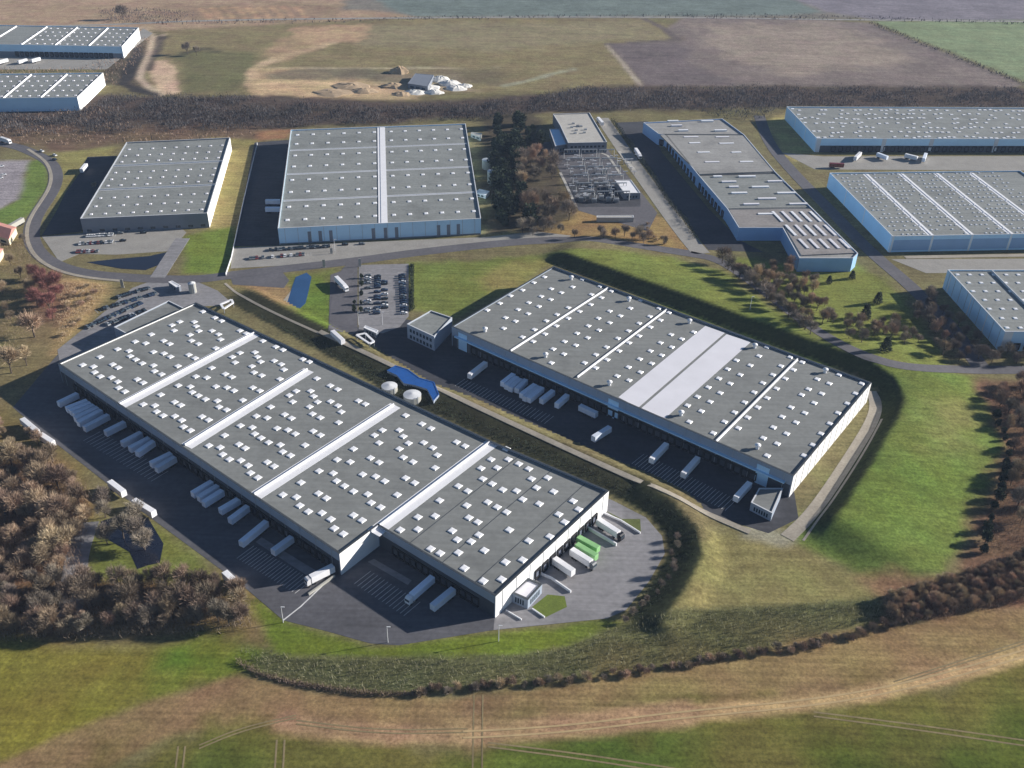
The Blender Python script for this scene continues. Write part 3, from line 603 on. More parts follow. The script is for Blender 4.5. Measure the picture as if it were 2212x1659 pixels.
def side_windows(t, a, b, n, z0, z1, s0=1.5, w=None):
    a = np.array(a[:2]); b = np.array(b[:2]); L = np.linalg.norm(b-a); st = (L-2*s0)/n; w = w or st*0.62
    facade_items(t, a, b, [(s0+st*(k+.5)-w/2, s0+st*(k+.5)+w/2, z0, z1) for k in range(n)], 'window', M['glass'], 0.05, 0.2)
oA = ats([(246,706),(364,649)], 8.0); wall_dir = lambda p, a, b: np.array(a)+(np.array(b)-np.array(a))*(((p[:2]-np.array(a))@(np.array(b)-np.array(a)))/((np.array(b)-np.array(a))@(np.array(b)-np.array(a))))
nLT = np.array(WA[1])-np.array(WA[0]); nLT /= np.linalg.norm(nLT); outLT = np.array([-nLT[1], nLT[0]])
q0, q1 = wall_dir(oA[0], WA[0], WA[1])+outLT*0.3, wall_dir(oA[1], WA[0], WA[1])+outLT*0.3
tO, WO, _ = building('office_annex', 'long low grey office annex with pale parapet between warehouse end and car park', [q0, oA[0][:2], oA[1][:2], q1], 8.0, 'wall', 'roof', 'copel', 0.6, 'office', world=True)
side_windows(tO, WO[2], WO[1], 12, 1.0, 2.6); side_windows(tO, WO[2], WO[1], 12, 4.4, 6.0)
tO2, W2, _ = building('annex', 'small flat roofed annex with glazed front at the corner beside the lit loading yard', dpt(Q4, (130,1250),(345,1060),(530,1140),(345,1345)), 5.0, 'wall', 'roofw', 'cope', 0.4, 'office')
side_windows(tO2, W2[2], W2[3], 5, 1.0, 3.6); side_windows(tO2, W2[3], W2[0], 4, 1.0, 3.6)

HB = 12.0
pxB = [(975.6,704.7),(1195.6,574.7),(1883,826),(1714.7,1028)]
tB, WB, zB = building('warehouse', 'wide grey warehouse on the right with a broad double white band across its roof', pxB, HB, 'wall', 'roof', side_mats=[0,0,1,0], extra=('wallw',))  # white for the sunlit end, darker wall colour for the shaded sides
angB = math.atan2(WB[1][1]-WB[0][1], WB[1][0]-WB[0][0])
firewall(tB, at((1316,618),HB), at((1102,756),HB), zB, 0.8, 0.45, 0.3, 0.3); firewall(tB, at((1441,666),HB), at((1246,813),HB), zB, 0.8, 0.45, 0.3, 0.3); firewall(tB, at((1724,773),HB), at((1546,952),HB), zB, 0.9, 0.5, 0.3, 0.3)
def slab(t, name, px, h, z0, z1, m):
    mb = MB(); mb.prism([tuple(p[:2]) for p in ats(px, h)], z0, z1); return obj(name, mb, M[m], t)
slab(tB, 'white_roof_band', [(1336,855),(1524,701),(1566,716),(1379,877)], HB, zB-0.1, zB+0.07, 'roofw')
slab(tB, 'white_roof_band', [(1384,880),(1570,719),(1622,736),(1437,900)], HB, zB-0.1, zB+0.07, 'roofw')
kb = [(S3, [(1115,145),(1255,200),(725,170),(635,230),(540,275),(455,335),(355,390),(865,220),(785,280),(685,330),(600,385),(500,450),(1035,205),(945,250),(860,305),(765,360),(680,418),(580,478),(485,535),(1185,265),(1000,370),(910,425),(825,475),(730,545),(635,605),(810,125),
  (1345,238),(1580,310),(1725,375),(1265,290),(1180,345),(1090,400),(1000,455),(905,515),(815,580),(720,640),(1330,398),(1240,455),(1160,515),(1070,575),(970,640),(880,700),(1495,375),(1415,435),(1330,490),(1245,550),(1155,610),(1060,670),(965,740),(865,810),(1650,440),(1565,495),(1480,555),(1395,615),(1305,685),(1220,745),(1130,810),
  (1805,410),(1735,470),(1655,525),(1565,595),(1485,650),(1405,715),(1310,785),(1220,850),(2000,565),(1820,585),(1735,650),(1655,715),(1570,780),(1480,845),(1390,915),(1905,620),(1825,685),(1745,750),(1665,815),(1575,885),(1485,950)]),
 (S4, [(1225,260),(1160,330),(1410,340),(980,365),(1090,405),(1335,410),(910,435),(1270,480),(1190,545),(755,580),(1120,620),(670,655),(1045,700),(770,695),(590,725),(700,770),(965,780),(885,855),(605,855),(795,945),(1010,480),(930,550),(840,510),(850,625),
  (1505,380),(1435,440),(1370,510),(1300,590),(1225,665),(1150,740),(1070,820),(995,905),(1625,515),(1555,595),(1720,550),(1415,740),(1345,815),(1275,900),(1195,985),(1600,705),(1525,785),(1455,860),(1380,950),(1305,1030),(1800,480),(1980,550),(1930,630),(1865,710),(1790,785),(1725,870),(1655,950),(1590,1040),(1520,1125),(1225,1125),(1500,640),(1660,630)])]
skylights(tB, [at(p, HB-0.9) for r, l in kb for p in dpt(r, *l)], zB, angB, (2.6, 2.6))
for r, l in ((S3, [(1025,135),(1485,305),(1968,482),(338,548),(820,752),(1330,975)]), (S4, [(1128,252),(540,790),(1150,1055),(1690,450)])):
    for p in dpt(r, *l): vent(tB, at(p, HB), zB, 1.15)
LB = np.linalg.norm(np.array(WB[0])-np.array(WB[3]))
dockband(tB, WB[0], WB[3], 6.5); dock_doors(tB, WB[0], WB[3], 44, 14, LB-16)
facade_items(tB, WB[0], WB[3], [(3, LB-3, 7.0, 7.5)], 'canopy', M['wallb'], 1.6, 1.6)
facade_items(tB, WB[0], WB[3], [(LB*k-3, LB*k+3, 0.0, 10.2) for k in (0.04, 0.53, 0.93)], 'wall_panel', M['wallb'], 0.2, 0.3)
tb1, w1, _ = building('office_annex', 'square flat roofed office block at the far left corner of the wide warehouse', dpt(T11, (425,440),(580,352),(718,398),(602,522)), 9.0, 'wall', 'roof2', 'copel', 0.6, 'office')
side_windows(tb1, w1[0], w1[3], 7, 1.0, 3.0); side_windows(tb1, w1[0], w1[3], 7, 4.8, 6.8)
tb2, w2, _ = building('office_annex', 'low grey annex at the near right corner of the wide warehouse', dpt(V3, (1785,1325),(1890,1140),(2200,1140),(2060,1465)), 4.6, 'wall', 'roof', 'copel', 0.5, 'office')
side_windows(tb2, w2[0], w2[3], 6, 1.0, 3.0)

HC = 11.5
pxC = [(600,493),(628,280),(1005.6,266.7),(1039,471.7)]
tC, WC, zC = building('warehouse', 'square grey warehouse in the middle with a white cross strip and a grid of rooflights', pxC, HC, 'wallb', 'roof2', 'copel')
angC = math.atan2(WC[3][1]-WC[0][1], WC[3][0]-WC[0][0])
def uvp(W, u, v): return lerp(lerp(W[0], W[3], u), lerp(W[1], W[2], u), v)     # u along the front, v to the back
rows = [0.0, 0.245, 0.5, 0.76, 1.0]
for v in rows[1:-1]:
    for u0, u1 in ((0.005, 0.49), (0.525, 0.995)): firewall(tC, uvp(WC, u0, v), uvp(WC, u1, v), zC, 0.4, 0.5, 1.2, 1.2, 'copel')
seam(tC, uvp(WC, 0.497, 0.004), uvp(WC, 0.497, 0.996), zC+0.25, 2.4, 'fire', 'roof_strip'); seam(tC, uvp(WC, 0.517, 0.004), uvp(WC, 0.517, 0.996), zC+0.45, 4.2, 'fire', 'roof_strip')
sk = []
for a, b in zip(rows[:-1], rows[1:]):
    for fv in (0.3, 0.76):
        v = a+(b-a)*fv
        for k in range(6): sk += [uvp(WC, 0.04+0.43*k/5, v), uvp(WC, 0.565+0.405*k/5, v)]
skylights(tC, sk, zC, angC, (2.6, 3.0))
LC = np.linalg.norm(np.array(WC[0])-np.array(WC[3]))
facade_items(tC, WC[0], WC[3], [(LC*s-1.1, LC*s+1.1, 0.2, 8.2) for s in (.148,.2,.252,.46,.52,.575,.785,.835,.885)], 'dark_panel', M['walld'], 0.08, 0.2)
LC2 = np.linalg.norm(np.array(WC[0])-np.array(WC[1])); dock_doors(tC, WC[1], WC[0], 24, 8, LC2-14)
facade_items(tC, WC[0], WC[3], [(0.3, LC-0.3, 0, 0.9)], 'plinth', M['walld'], 0.05, 0.2)

HD = 10.5
pxD = [(173,472),(273,307),(497,297),(448,460)]
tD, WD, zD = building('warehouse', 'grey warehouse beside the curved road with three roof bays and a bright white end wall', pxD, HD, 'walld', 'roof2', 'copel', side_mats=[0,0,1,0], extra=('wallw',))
angD = math.atan2(WD[3][1]-WD[0][1], WD[3][0]-WD[0][0])
for v in (0.345, 0.66): firewall(tD, uvp(WD, 0.005, v), uvp(WD, 0.995, v), zD, 0.9, 0.5, 0.8, 1.0, 'copel')
sk = []
for a, b in ((0, .345), (.345, .66), (.66, 1)):
    for fv in (0.16, 0.42, 0.7):
        for k in range(9): sk.append(uvp(WD, 0.06+0.88*k/8, a+(b-a)*fv))
skylights(tD, sk, zD, angD, (1.9, 2.2), m='roofw')
LD2 = np.linalg.norm(np.array(WD[0])-np.array(WD[1])); dock_doors(tD, WD[1], WD[0], 18, 8, LD2-10)
LD = np.linalg.norm(np.array(WD[0])-np.array(WD[3])); facade_items(tD, WD[0], WD[3], [(LD*(k+.5)/10-1.5, LD*(k+.5)/10+1.5, 1.0, 2.6) for k in range(10)], 'window', M['glass'], 0.05, 0.2)

def big_right(name, label, fl, bl, dirpt, h, wmat, length, cope='copel', rmat='roof2'):
    a, b, d = (at(p, h)[:2] for p in (fl, bl, dirpt)); u = (d-a)/np.linalg.norm(d-a); v = np.array([-u[1], u[0]]); dep = (b-a)@v
    W = [a, a+v*dep, a+v*dep+u*length, a+u*length]
    t, W, z = building(name, label, W, h, wmat, rmat, cope, 0.9, 'warehouse', world=True); return t, W, z, math.atan2(u[1], u[0])
tE, WE, zE, angE = big_right('warehouse', 'pale blue warehouse on the right whose speckled roof has thin white diagonal strips', (1928,510), (1781,373), (2212,505), 11.5, 'wallb', 150)
LE_, DE_ = 150.0, np.linalg.norm(np.array(WE[1])-np.array(WE[0]))
for k in (1, 2, 3, 4):
    u = 27.5*k/LE_; firewall(tE, uvp(WE, u, 0.99), uvp(WE, u, 0.01), zE, 0.3, 0.6, 2.0, 1.6)
sk = [uvp(WE, (k+0.5+((j % 2)*0.4))/42, (j+0.6)/17) for k in range(36) for j in range(17) if random.random() < 0.75 and abs(((k+0.5+((j % 2)*0.4))/42*LE_) % 27.5-1) > 3]
skylights(tE, sk, zE, angE, (1.4, 1.4))
facade_items(tE, WE[0], WE[3], [(s, s+1.3, 0, 11.3) for s in (0.2, 27, 54, 81, 108)], 'pilaster', M['wallw'], 0.15, 0.3)
facade_items(tE, WE[0], WE[3], [(s+1.6, s+26.6, 1.2, 8.6) for s in (0.2, 27, 54, 81)], 'wall_panel', mat('wall_panel_blue', (0.3, 0.45, 0.66), 0.5, 0.06, 0.1), 0.06, 0.2)
facade_items(tE, WE[1], WE[0], [(s, s+1.0, 0, 11.3) for s in (DE_*0.3, DE_*0.6, DE_-1.4)], 'pilaster', M['wallw'], 0.15, 0.3)

tF, WF, zF_, angF = big_right('warehouse', 'pale blue warehouse farthest right with a speckled roof against the dark hedge', (1765,299), (1694,230), (2212,300), 11.5, 'wallb', 260)
sk = [uvp(WF, (k+0.5+random.random()*0.5)/52, (j+0.3+random.random()*0.4)/7) for k in range(44) for j in range(7) if random.random() < 0.62]
skylights(tF, sk, zF_, angF, (3.0, 2.6), m='fire')
facade_items(tF, WF[0], WF[3], [(s, s+3.5, 0, 11.3) for s in (0.2, 55, 95, 150, 190)], 'pilaster', M['copel'], 0.15, 0.3)
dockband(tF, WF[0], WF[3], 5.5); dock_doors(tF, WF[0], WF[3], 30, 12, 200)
DF_ = np.linalg.norm(np.array(WF[1])-np.array(WF[0])); facade_items(tF, WF[1], WF[0], [(s, s+0.8, 0, 11.3) for s in (DF_*.33, DF_*.66, DF_-1.2)], 'pilaster', M['wallw'], 0.15, 0.3)

tG, WG, zG_, angG = big_right('warehouse', 'pale blue warehouse cut by the right edge with round rooflights and a dark roof seam', (2171,716), (2028,582), (2300,716), 12.5, 'wallb', 120)
DG_ = np.linalg.norm(np.array(WG[1])-np.array(WG[0]))
sk = [uvp(WG, (k*7.5+4+(j % 2)*2.2)/120, (j+0.5)/7) for k in range(11) for j in range(7)]
skylights(tG, sk, zG_, angG, (2.3, 2.3))
firewall(tG, uvp(WG, 0.225, 0.99), uvp(WG, 0.225, 0.01), zG_, 1.1, 0.5, 0.3, 0.3, 'copel')
facade_items(tG, WG[1], WG[0], [(s, s+0.8, 0, 12.3) for s in (6, DG_*.45, DG_*.72)], 'pilaster', M['wallw'], 0.15, 0.3)
facade_items(tG, WG[0], WG[3], [(0.3, 5, 0, 12.3)], 'wall_panel', M['wallw'], 0.12, 0.3)
dock_doors(tG, WG[0], WG[3], 12, 6, 80)

pipes(tB, WB[2], WB[3], 12, HB-0.4); pipes(tB, WB[0], WB[3], 24, HB-0.4); pipes(tD, WD[2], WD[3], 7, HD-0.4); pipes(tC, WC[0], WC[3], 16, HC-0.4); pipes(tG, WG[1], WG[0], 9, 12.0)
# long stepped warehouse beside the service road
HH = 9.5
def hpt(*p): return dpt(H1, *p)
pxH = hpt((250,130),(905,98),(1085,230),(1345,540),(1640,832),(2030,1215),(1990,1255),(1545,1255),(1405,1003),(1042,1003),(945,845),(705,565),(440,238),(372,222))
tH, WH, zH = building('warehouse', 'long stepped warehouse beside the service road with rows of pale roof strips', pxH, HH, 'wallh', 'roofh', 'copel')
for a, b in (((380,222),(1075,226)), ((712,562),(1345,545)), ((950,845),(1630,838))):
    pa, pb = hpt(a, b); seam(tH, at(pa, HH), at(pb, HH), zH+0.3, 1.2, 'cope')
for nm_, poly_, dz_, m_ in (('roof_block', ((390,234),(1072,238),(1325,536),(716,558)), 0.9, 'roofh'), ('roof_block', ((722,574),(1345,552),(1618,826),(955,838)), 0.35, 'roof2'), ('roof_block', ((962,852),(1630,846),(2000,1210),(1560,1228),(1422,996),(1050,996)), 0.75, 'roof3')):
    slab(tH, nm_, hpt(*poly_), HH, zH-0.1, zH+dz_, m_)
def rstrip(p0, p1, w=2.2):
    a, b = (at(p, HH) for p in hpt(p0, p1)); mb = MB(); mb.bar(a, b, w, zH-0.1, zH+1.25); obj('roof_strip', mb, M['sky' if random.random() < .5 else 'roofw'], tH)
for (x, y, w) in ((585,252,120),(850,252,110),(630,302,90),(880,306,120),(700,380,100),(980,380,80),(760,460,120),(1050,458,110),(1040,578,140),(830,578,70),(900,622,120),(1280,618,120),(1150,665,140),(960,664,80),(980,715,130),(1360,715,150),(1200,762,150),(1080,808,130),(1460,806,150),(450,118,90),(730,118,100),(480,155,90),(540,195,80),(840,195,100),(1200,890,120)):
    rstrip((x, y), (x+w, y-2))
for k in range(5):
    for s0, s1 in ((0.03, 0.28), (0.36, 0.62), (0.7, 0.93)):
        ax, bx = 1310+k*78, 1640+k*86
        P0 = (ax+(bx-ax)*s0, 860+340*s0); P1 = (ax+(bx-ax)*s1, 860+340*s1); rstrip(P0, P1, 1.8)
for i, j, n in ((13, 12, 2), (12, 11, 10), (11, 10, 8)):
    L = np.linalg.norm(np.array(WH[i])-np.array(WH[j])); dock_doors(tH, WH[i], WH[j], n, 3, L-3)

# upper left pair, cut by the left edge
def left_cut(label, fr, br, dirpt, h, length, wp, nst):
    a, b, d = (at(p, h)[:2] for p in (fr, br, dirpt)); u = (a-d)/np.linalg.norm(a-d); v = np.array([-u[1], u[0]]); dep = (b-a)@v
    W = [a-u*length, a-u*length+v*dep, b, a]
    t, W, z = building('warehouse', label, W, h, 'wallb', 'roof2', 'copel', 0.9, 'warehouse', world=True, side_mats=[0,0,1,0], extra=('wallw',))
    ang = math.atan2(u[1], u[0])
    for k in range(1, nst+1):
        f = 1-wp*k/length; firewall(t, uvp(W, f, 0.98), uvp(W, f, 0.02), z, 0.9, 0.6, 0.8, 0.8)
    return t, W, z, ang, u
tJ1, WJ1, zJ1, aJ1, uJ = left_cut('grey roofed warehouse at the top left edge, farther of two with white end walls', dpt(J8, (1010,385))[0], dpt(J8, (1150,228))[0], dpt(J8, (200,370))[0], 12, 200, 34, 5)
dock_doors(tJ1, WJ1[0], WJ1[3], 20, 90, 190); facade_items(tJ1, WJ1[0], WJ1[3], [(0.5, 199, 0, 5)], 'dock_band', M['walld'], 0.08, 0.2)
tJ2, WJ2, zJ2, aJ2, _ = left_cut('grey roofed warehouse at the left edge, nearer of two with white end walls', dpt(J8, (640,805))[0], dpt(J8, (855,602))[0], dpt(J8, (100,812))[0], 12, 160, 31, 4)
for t, W, z, a in ((tJ1, WJ1, zJ1, aJ1), (tJ2, WJ2, zJ2, aJ2)):
    skylights(t, [uvp(W, 1-(k*7.7+4)/(200 if t is tJ1 else 160), (j+0.5)/5) for k in range(14) for j in range(5)], z, a, (2.2, 2.6), m='roofw')

# substation building and its switch yard
tI, WI, zI = building('substation_building', 'flat pale roofed utility building at the head of the switch yard', dpt(I1, (690,465),(600,270),(520,140),(930,128),(1125,455)), 9.0, 'walld', 'concrete', 'copel', 0.6, 'utility building')
side_windows(tI, WI[0], WI[4], 9, 1.0, 2.6); side_windows(tI, WI[0], WI[4], 9, 4.6, 6.2)
mbx = MB(); 
for k in range(9): p = uvp([WI[0], WI[2], WI[3], WI[4]], 0.3+0.08*(k % 5)+.03*random.random(), 0.2+0.5*random.random()); o = MB(); o.box(p, 0.2, (2.2, 1.6), 0, (zI-0.1, zI+1.2)); obj('roof_unit', o, M['steel'], tI)
tI2, WI2, _ = building('annex', 'low pale blue roofed wing against the left side of the utility building', dpt(I1, (545,500),(480,310),(590,305),(672,480)), 6.0, 'walld', 'wallb', 'copel', 0.4, 'utility building')
side_windows(tI2, WI2[0], WI2[3], 3, 1.0, 3.0)
tI3, WI3, _ = building('control_building', 'small white flat roofed control building standing in the switch yard', dpt(I1, (1320,1028),(1215,882),(1395,880),(1498,1025)), 5.0, 'walld', 'fire', 'copel', 0.3, 'utility building')
side_windows(tI3, WI3[0], WI3[3], 4, 1.2, 2.8)
def gantry(p0, p1, h, label):
    a, b = at(p0), at(p1); c = (a+b)/2; t = thing('gantry', label, 'gantry', c, 'steel gantries in the switch yard')
    for p in (a, b):
        mb = MB(); mb.tube((p[0], p[1], 0), (p[0], p[1], h), 0.35, 0.22, 4); obj('post', mb, M['steel'], t)
    mb = MB(); mb.bar(a, b, 0.7, h-0.7, h); obj('beam', mb, M['steel'], t)
    for k in range(3):
        p = lerp(a, b, 0.2+0.3*k); mb = MB(); mb.tube((p[0], p[1], h-2.4), (p[0], p[1], h-0.7), 0.22, 0.22, 6); obj('insulator', mb, M['concrete'], t)
gl = ['farthest row', 'second row', 'third row', 'fourth row', 'fifth row', 'nearest row']
for k in range(6):
    y = 640+k*95; x0 = 600+k*34
    for s, nm in ((0, 'left'), (1, 'middle'), (2, 'right')):
        w = 170; xa = x0+40+s*(w+25)
        if k < 5 or s < 3: gantry(dpt(I1, (xa, y))[0], dpt(I1, (xa+w, y-4))[0], 7.5, 'steel portal gantry in the switch yard, %s one of the %s' % (nm, gl[k]))
def transformer(p, label):
    q = at(p); t = thing('transformer', label, 'transformer', q, 'transformers in the switch yard')
    mb = MB(); mb.box(q, 0.1, (3.4, 2.2), 0, (0, 3.0)); obj('tank', mb, M['steel'], t)
    for s in (-1, 1):
        mb = MB()
        for k in range(5): mb.box((q[0]-1.2+0.6*k, q[1]+s*1.6), 0.1, (0.2, 0.9), 0, (0.5, 2.6))
        obj('radiator', mb, M['steel'], t)
    for k in range(3):
        mb = MB(); mb.tube((q[0]-1+k, q[1], 2.9), (q[0]-1+k, q[1], 4.4), 0.18, 0.12, 6); obj('bushing', mb, M['cream'], t)
rq = random.Random(5)
for k in range(120):
    x, y = rq.uniform(640, 1480), rq.uniform(640, 1130)
    if x < 600+(y-600)*0.3 or (1190 < x < 1500 and y > 850): continue
    q = at(dpt(I1, (x, y))[0]); t = thing('busbar_support', 'grey insulator post with crossbar standing among the gantries of the switch yard', 'insulator post', q, 'insulator posts in the switch yard'); hh = rq.uniform(2.5, 4.5)
    mb = MB(); mb.tube((q[0], q[1], 0), (q[0], q[1], hh), 0.3, 0.2, 5); obj('post', mb, M['steel'], t); mb = MB(); mb.box(q, 0.1, (rq.uniform(2, 4.5), 0.5), 0, (hh, hh+0.4)); obj('crossbar', mb, M['white'], t)
for k, (x, y) in enumerate(((830,1120),(900,1090),(980,1130),(1060,1100),(1140,1120),(1230,1130),(1000,950),(1100,800))):
    transformer(dpt(I1, (x, y))[0], 'grey transformer with radiators in the switch yard, %s' % ('%s from the left of the front row' % ordinal(k+1) if k < 6 else ('behind the front row' if k == 6 else 'farthest from the road')))
sheet('yard', dpt(I1, (650,900),(1190,870),(1290,1035),(1500,1060),(1500,1180),(770,1185)), M['dock'], 0.09)
strip('path', dpt(I1, (640,585),(900,578),(1110,580),(1200,700),(1290,840)), 2.0, M['concrete'], 0.14, drape=False, smoothn=1)
strip('path', dpt(I1, (1260,560),(1350,680),(1430,770)), 3.0, M['concrete'], 0.2, drape=False, smoothn=1)
strip('path', dpt(I1, (600,800),(680,960),(780,1190)), 2.0, M['concrete'], 0.14, drape=False, smoothn=1)
tK, WK, _ = building('gatehouse', 'low building with a sunken dark court in front of the switch yard', dpt(I1, (1010,1300),(1010,1280),(1420,1275),(1425,1300)), 3.5, 'concrete', 'concrete', 'copel', 0.2, 'building')

# walls along the service road, fences
def wall_run(name, label, cat, px, h, w, m, z0=0, posts=0, group=None):
    pts = [g(p) for p in px]; t = thing(name, label, cat, pts[0], group)
    mb = MB()
    for a, b in zip(pts[:-1], pts[1:]): mb.bar(a, b, w, z0+min(a[2], b[2])-0.3, z0+max(a[2], b[2])+h)
    obj('panel', mb, M[m], t)
    if posts:
        for a, b in zip(pts[:-1], pts[1:]):
            n = max(1, int(np.linalg.norm(b-a)/posts))
            for k in range(n+1):
                p = a+(b-a)*k/n; pm = MB(); pm.box(p, 0, (0.25, 0.25), 0, (p[2]-0.2, p[2]+h+0.25)); obj('post', pm, M['steel'], t)
    return t
wall_run('dock_wall', 'white concrete wall between the lit loading bays, longest of the low walls', 'wall', dpt(Q4, (1090,415),(1490,650)), 1.6, 0.6, 'fire')
wall_run('ramp_wall', 'pale ramp wall reaching from the bright end wall past the yellow patch', 'wall', dpt(Q4, (480,1010),(650,1080),(900,1255)), 1.2, 0.5, 'fire')
wall_run('kerb_wall', 'thin pale kerb wall beside the grass patch at the annex', 'wall', dpt(Q4, (400,1470),(560,1580)), 0.7, 0.5, 'fire')
wall_run('kerb_wall', 'thin pale kerb wall at the near corner of the longest warehouse', 'wall', dpt(Q4, (60,1490),(260,1610)), 0.7, 0.4, 'fire')
wall_run('low_wall', 'pale low wall crossing the grass patch at the far end of the lit bays', 'wall', dpt(Q4, (1320,230),(1550,330),(1800,490)), 0.9, 0.5, 'fire')
wall_run('ramp_wall', 'pale yellow ramp wall next to the white truck at the warehouse corner', 'wall', dpt(T02, (2000,540),(2170,420)), 1.0, 0.7, 'cream')
wall_run('fence', 'pale fence along the grass strip left of the dark loading yard', 'fence', [(556,312),(528,430),(500,560),(488,596)], 1.8, 0.15, 'copel', posts=12)
zone_q = dpt(Q4, (400,1440),(600,1280),(820,1300),(850,1440),(560,1580))
sheet('grass', zone_q, mat('lawn_patch', (0.13, 0.17, 0.03), 1.0, 0.2, 0.3, fine=0.2), 0.12)
sheet('grass', dpt(Q4, (1330,180),(1560,300),(1800,300),(1810,480),(1560,330)), mat('lawn_strip', (0.11, 0.13, 0.04), 1.0, 0.25, 0.3, fine=0.2), 0.11)
strip('path', [(612,1340),(650,1310),(700,1262)], 0.5, M['line'], 0.09, drape=False, smoothn=0)

# ------------------------------------------------------------------ vehicles
def wheel_bm(r, w):
    mb = MB(); n = 10
    vs = [(r*math.cos(2*math.pi*i/n), y, r*math.sin(2*math.pi*i/n)) for y in (-w/2, w/2) for i in range(n)]
    mb.add(vs, [(i, (i+1) % n, n+(i+1) % n, n+i) for i in range(n)]+[tuple(range(n-1, -1, -1)), tuple(range(n, 2*n))]); return mb
def put_wheel(t, x, y, r, w, me):
    o = bpy.data.objects.new('wheel', me); COL.objects.link(o); o.parent = t; o.location = (x, y, r)
W_T = wheel_bm(0.5, 0.6).mesh('truck_wheel', M['tyre']); W_C = wheel_bm(0.33, 0.22).mesh('car_wheel', M['tyre'])
def lbox(name, t, m, x0, x1, y0, y1, z0, z1, taper=0.0):
    mb = MB(); vs = [(x0, y0, z0), (x1, y0, z0), (x1, y1, z0), (x0, y1, z0), (x0+taper, y0+taper*.5, z1), (x1-taper, y0+taper*.5, z1), (x1-taper, y1-taper*.5, z1), (x0+taper, y1-taper*.5, z1)]
    mb.add(vs, [(3, 2, 1, 0), (4, 5, 6, 7), (0, 1, 5, 4), (1, 2, 6, 5), (2, 3, 7, 6), (3, 0, 4, 7)]); return local(name, mb, m, t)
def make_trailer(box, tractor=None, length=13.6):
    """x axis = driving direction; rear end at x=0"""
    t = thing('articulated_truck' if tractor else 'trailer', '', '')
    b = MB(); L = length
    vs = []; 
    for z in (1.15, 3.95):
        for x, y in ((0, -1.25), (L, -1.25), (L, 1.25), (0, 1.25)): vs.append((x, y, z))
    vs += [(0.12, -1.13, 4.03), (L-0.12, -1.13, 4.03), (L-0.12, 1.13, 4.03), (0.12, 1.13, 4.03)]
    b.add(vs, [(3, 2, 1, 0), (0, 1, 5, 4), (1, 2, 6, 5), (2, 3, 7, 6), (3, 0, 4, 7), (4, 5, 9, 8), (5, 6, 10, 9), (6, 7, 11, 10), (7, 4, 8, 11), (8, 9, 10, 11)])
    local('cargo_box', b, M[box], t)
    c = MB()
    for y in (-0.5, 0.5): c.box((L/2, y), 0, (L-0.6, 0.16), 0, (0.8, 1.14))
    for x in (0.15, 2.0, 4.5, 8.0, 12.5): c.box((x, 0), 0, (0.14, 2.3), 0, (0.82, 1.1))
    local('chassis', c, M['walld'], t)
    for x in (2.0, 3.3, 4.6):
        for y in (-0.95, 0.95): put_wheel(t, x, y, 0.5, 0.6, W_T)
    if not tractor:
        for y in (-0.8, 0.8):
            l = MB(); l.box((L-3.0, y), 0, (0.16, 0.16), 0, (0.05, 1.0)); local('landing_leg', l, M['steel'], t)
    else:
        cb = MB(); x0 = L+0.5
        prof = [(x0, 1.0), (x0+2.2, 0.9), (x0+2.3, 2.0), (x0+2.05, 3.3), (x0+1.4, 3.75), (x0+0.1, 3.85)]
        vs = [(x, y, z) for y in (-1.22, 1.22) for x, z in prof]; n = len(prof)
        cb.add(vs, [tuple(range(n)), tuple(range(2*n-1, n-1, -1))]+[(i, n+i, n+(i+1) % n, (i+1) % n) for i in range(n)])
        cab = local('cab', cb, M[tractor], t)
        lbox('windscreen', cab, M['glass'], x0+2.1, x0+2.28, -1.05, 1.05, 2.1, 3.0)
        lbox('tractor_frame', t, M['walld'], L-3.6, L+2.6, -0.5, 0.5, 0.6, 0.98)
        for x in (L-1.8, L+1.7):
            for y in (-1.0, 1.0): put_wheel(t, x, y, 0.5, 0.5, W_T)
    return t
PROTO = {}
def place(key, make, loc, rz, label, cat, group, scale=None):
    if key not in PROTO:
        t = make(); PROTO[key] = t; t.location = tuple(map(float, loc)); t.rotation_euler = (0, 0, rz)
        if scale: t.scale = scale
        return tag(t, label, cat, group)
    t = dup(PROTO[key], loc, rz, scale, label, group); t['category'] = cat
    if group is None and 'group' in t: del t['group']
    return t
def trailer_px(rear, front, label, box='trail', tractor=None, z0=0.06, hh=4.0, group=None, fixlen=True):
    a, b = at(rear, hh), at(front, hh); d = b-a; rz = math.atan2(d[1], d[0]); n = np.linalg.norm(d)
    c = (a+b)/2; L = 13.6+(2.8 if tractor else 0)
    s = float(np.clip(n/L, 0.75, 1.1))
    p = c-d/n*L*s/2
    return place(('trailer', box, tractor), lambda: make_trailer(box, tractor), (p[0], p[1], z0), rz, label, 'truck' if tractor else 'trailer', group, (s, 1, 1))
# long dock of the near warehouse
tl = [(Q1, (1000,425), (750,545)), (Q1, (1110,520), (870,610)), (Q1, (1165,548), (905,650)), (Q1, (1215,575), (945,692)), (Q1, (1265,605), (965,745)), (Q1, (1310,640), (1005,800)), (Q1, (1400,700), (1085,865)),
      (Q1, (1580,810), (1390,905)), (Q1, (1795,945), (1605,1045)), (Q1, (1890,1020), (1715,1110)), (Q1, (1960,1060), (1800,1170)), (Q1, (2180,1215), (1985,1310)), (Q1, (2235,1265), (2050,1375)),
      (Q2, (490,380), (320,480)), (Q2, (565,435), (400,535)), (Q2, (640,490), (450,610)), (Q2, (845,600), (690,690)), (Q2, (975,690), (785,830)), (Q2, (1240,870), (905,1145)), (Q2, (1545,1090), (1345,1235))]
for k, (r, a, b) in enumerate(tl):
    trailer_px(*dpt(r, a, b), label='pale box trailer in the shade at the long dock, %s from its left end' % ordinal(k+1), group='trailers at the long dock')
trailer_px(*dpt(Q2, (2090,1455), (1760,1620)), label='white truck in sunlight at the inner corner of the longest warehouse', box='white', tractor='white')
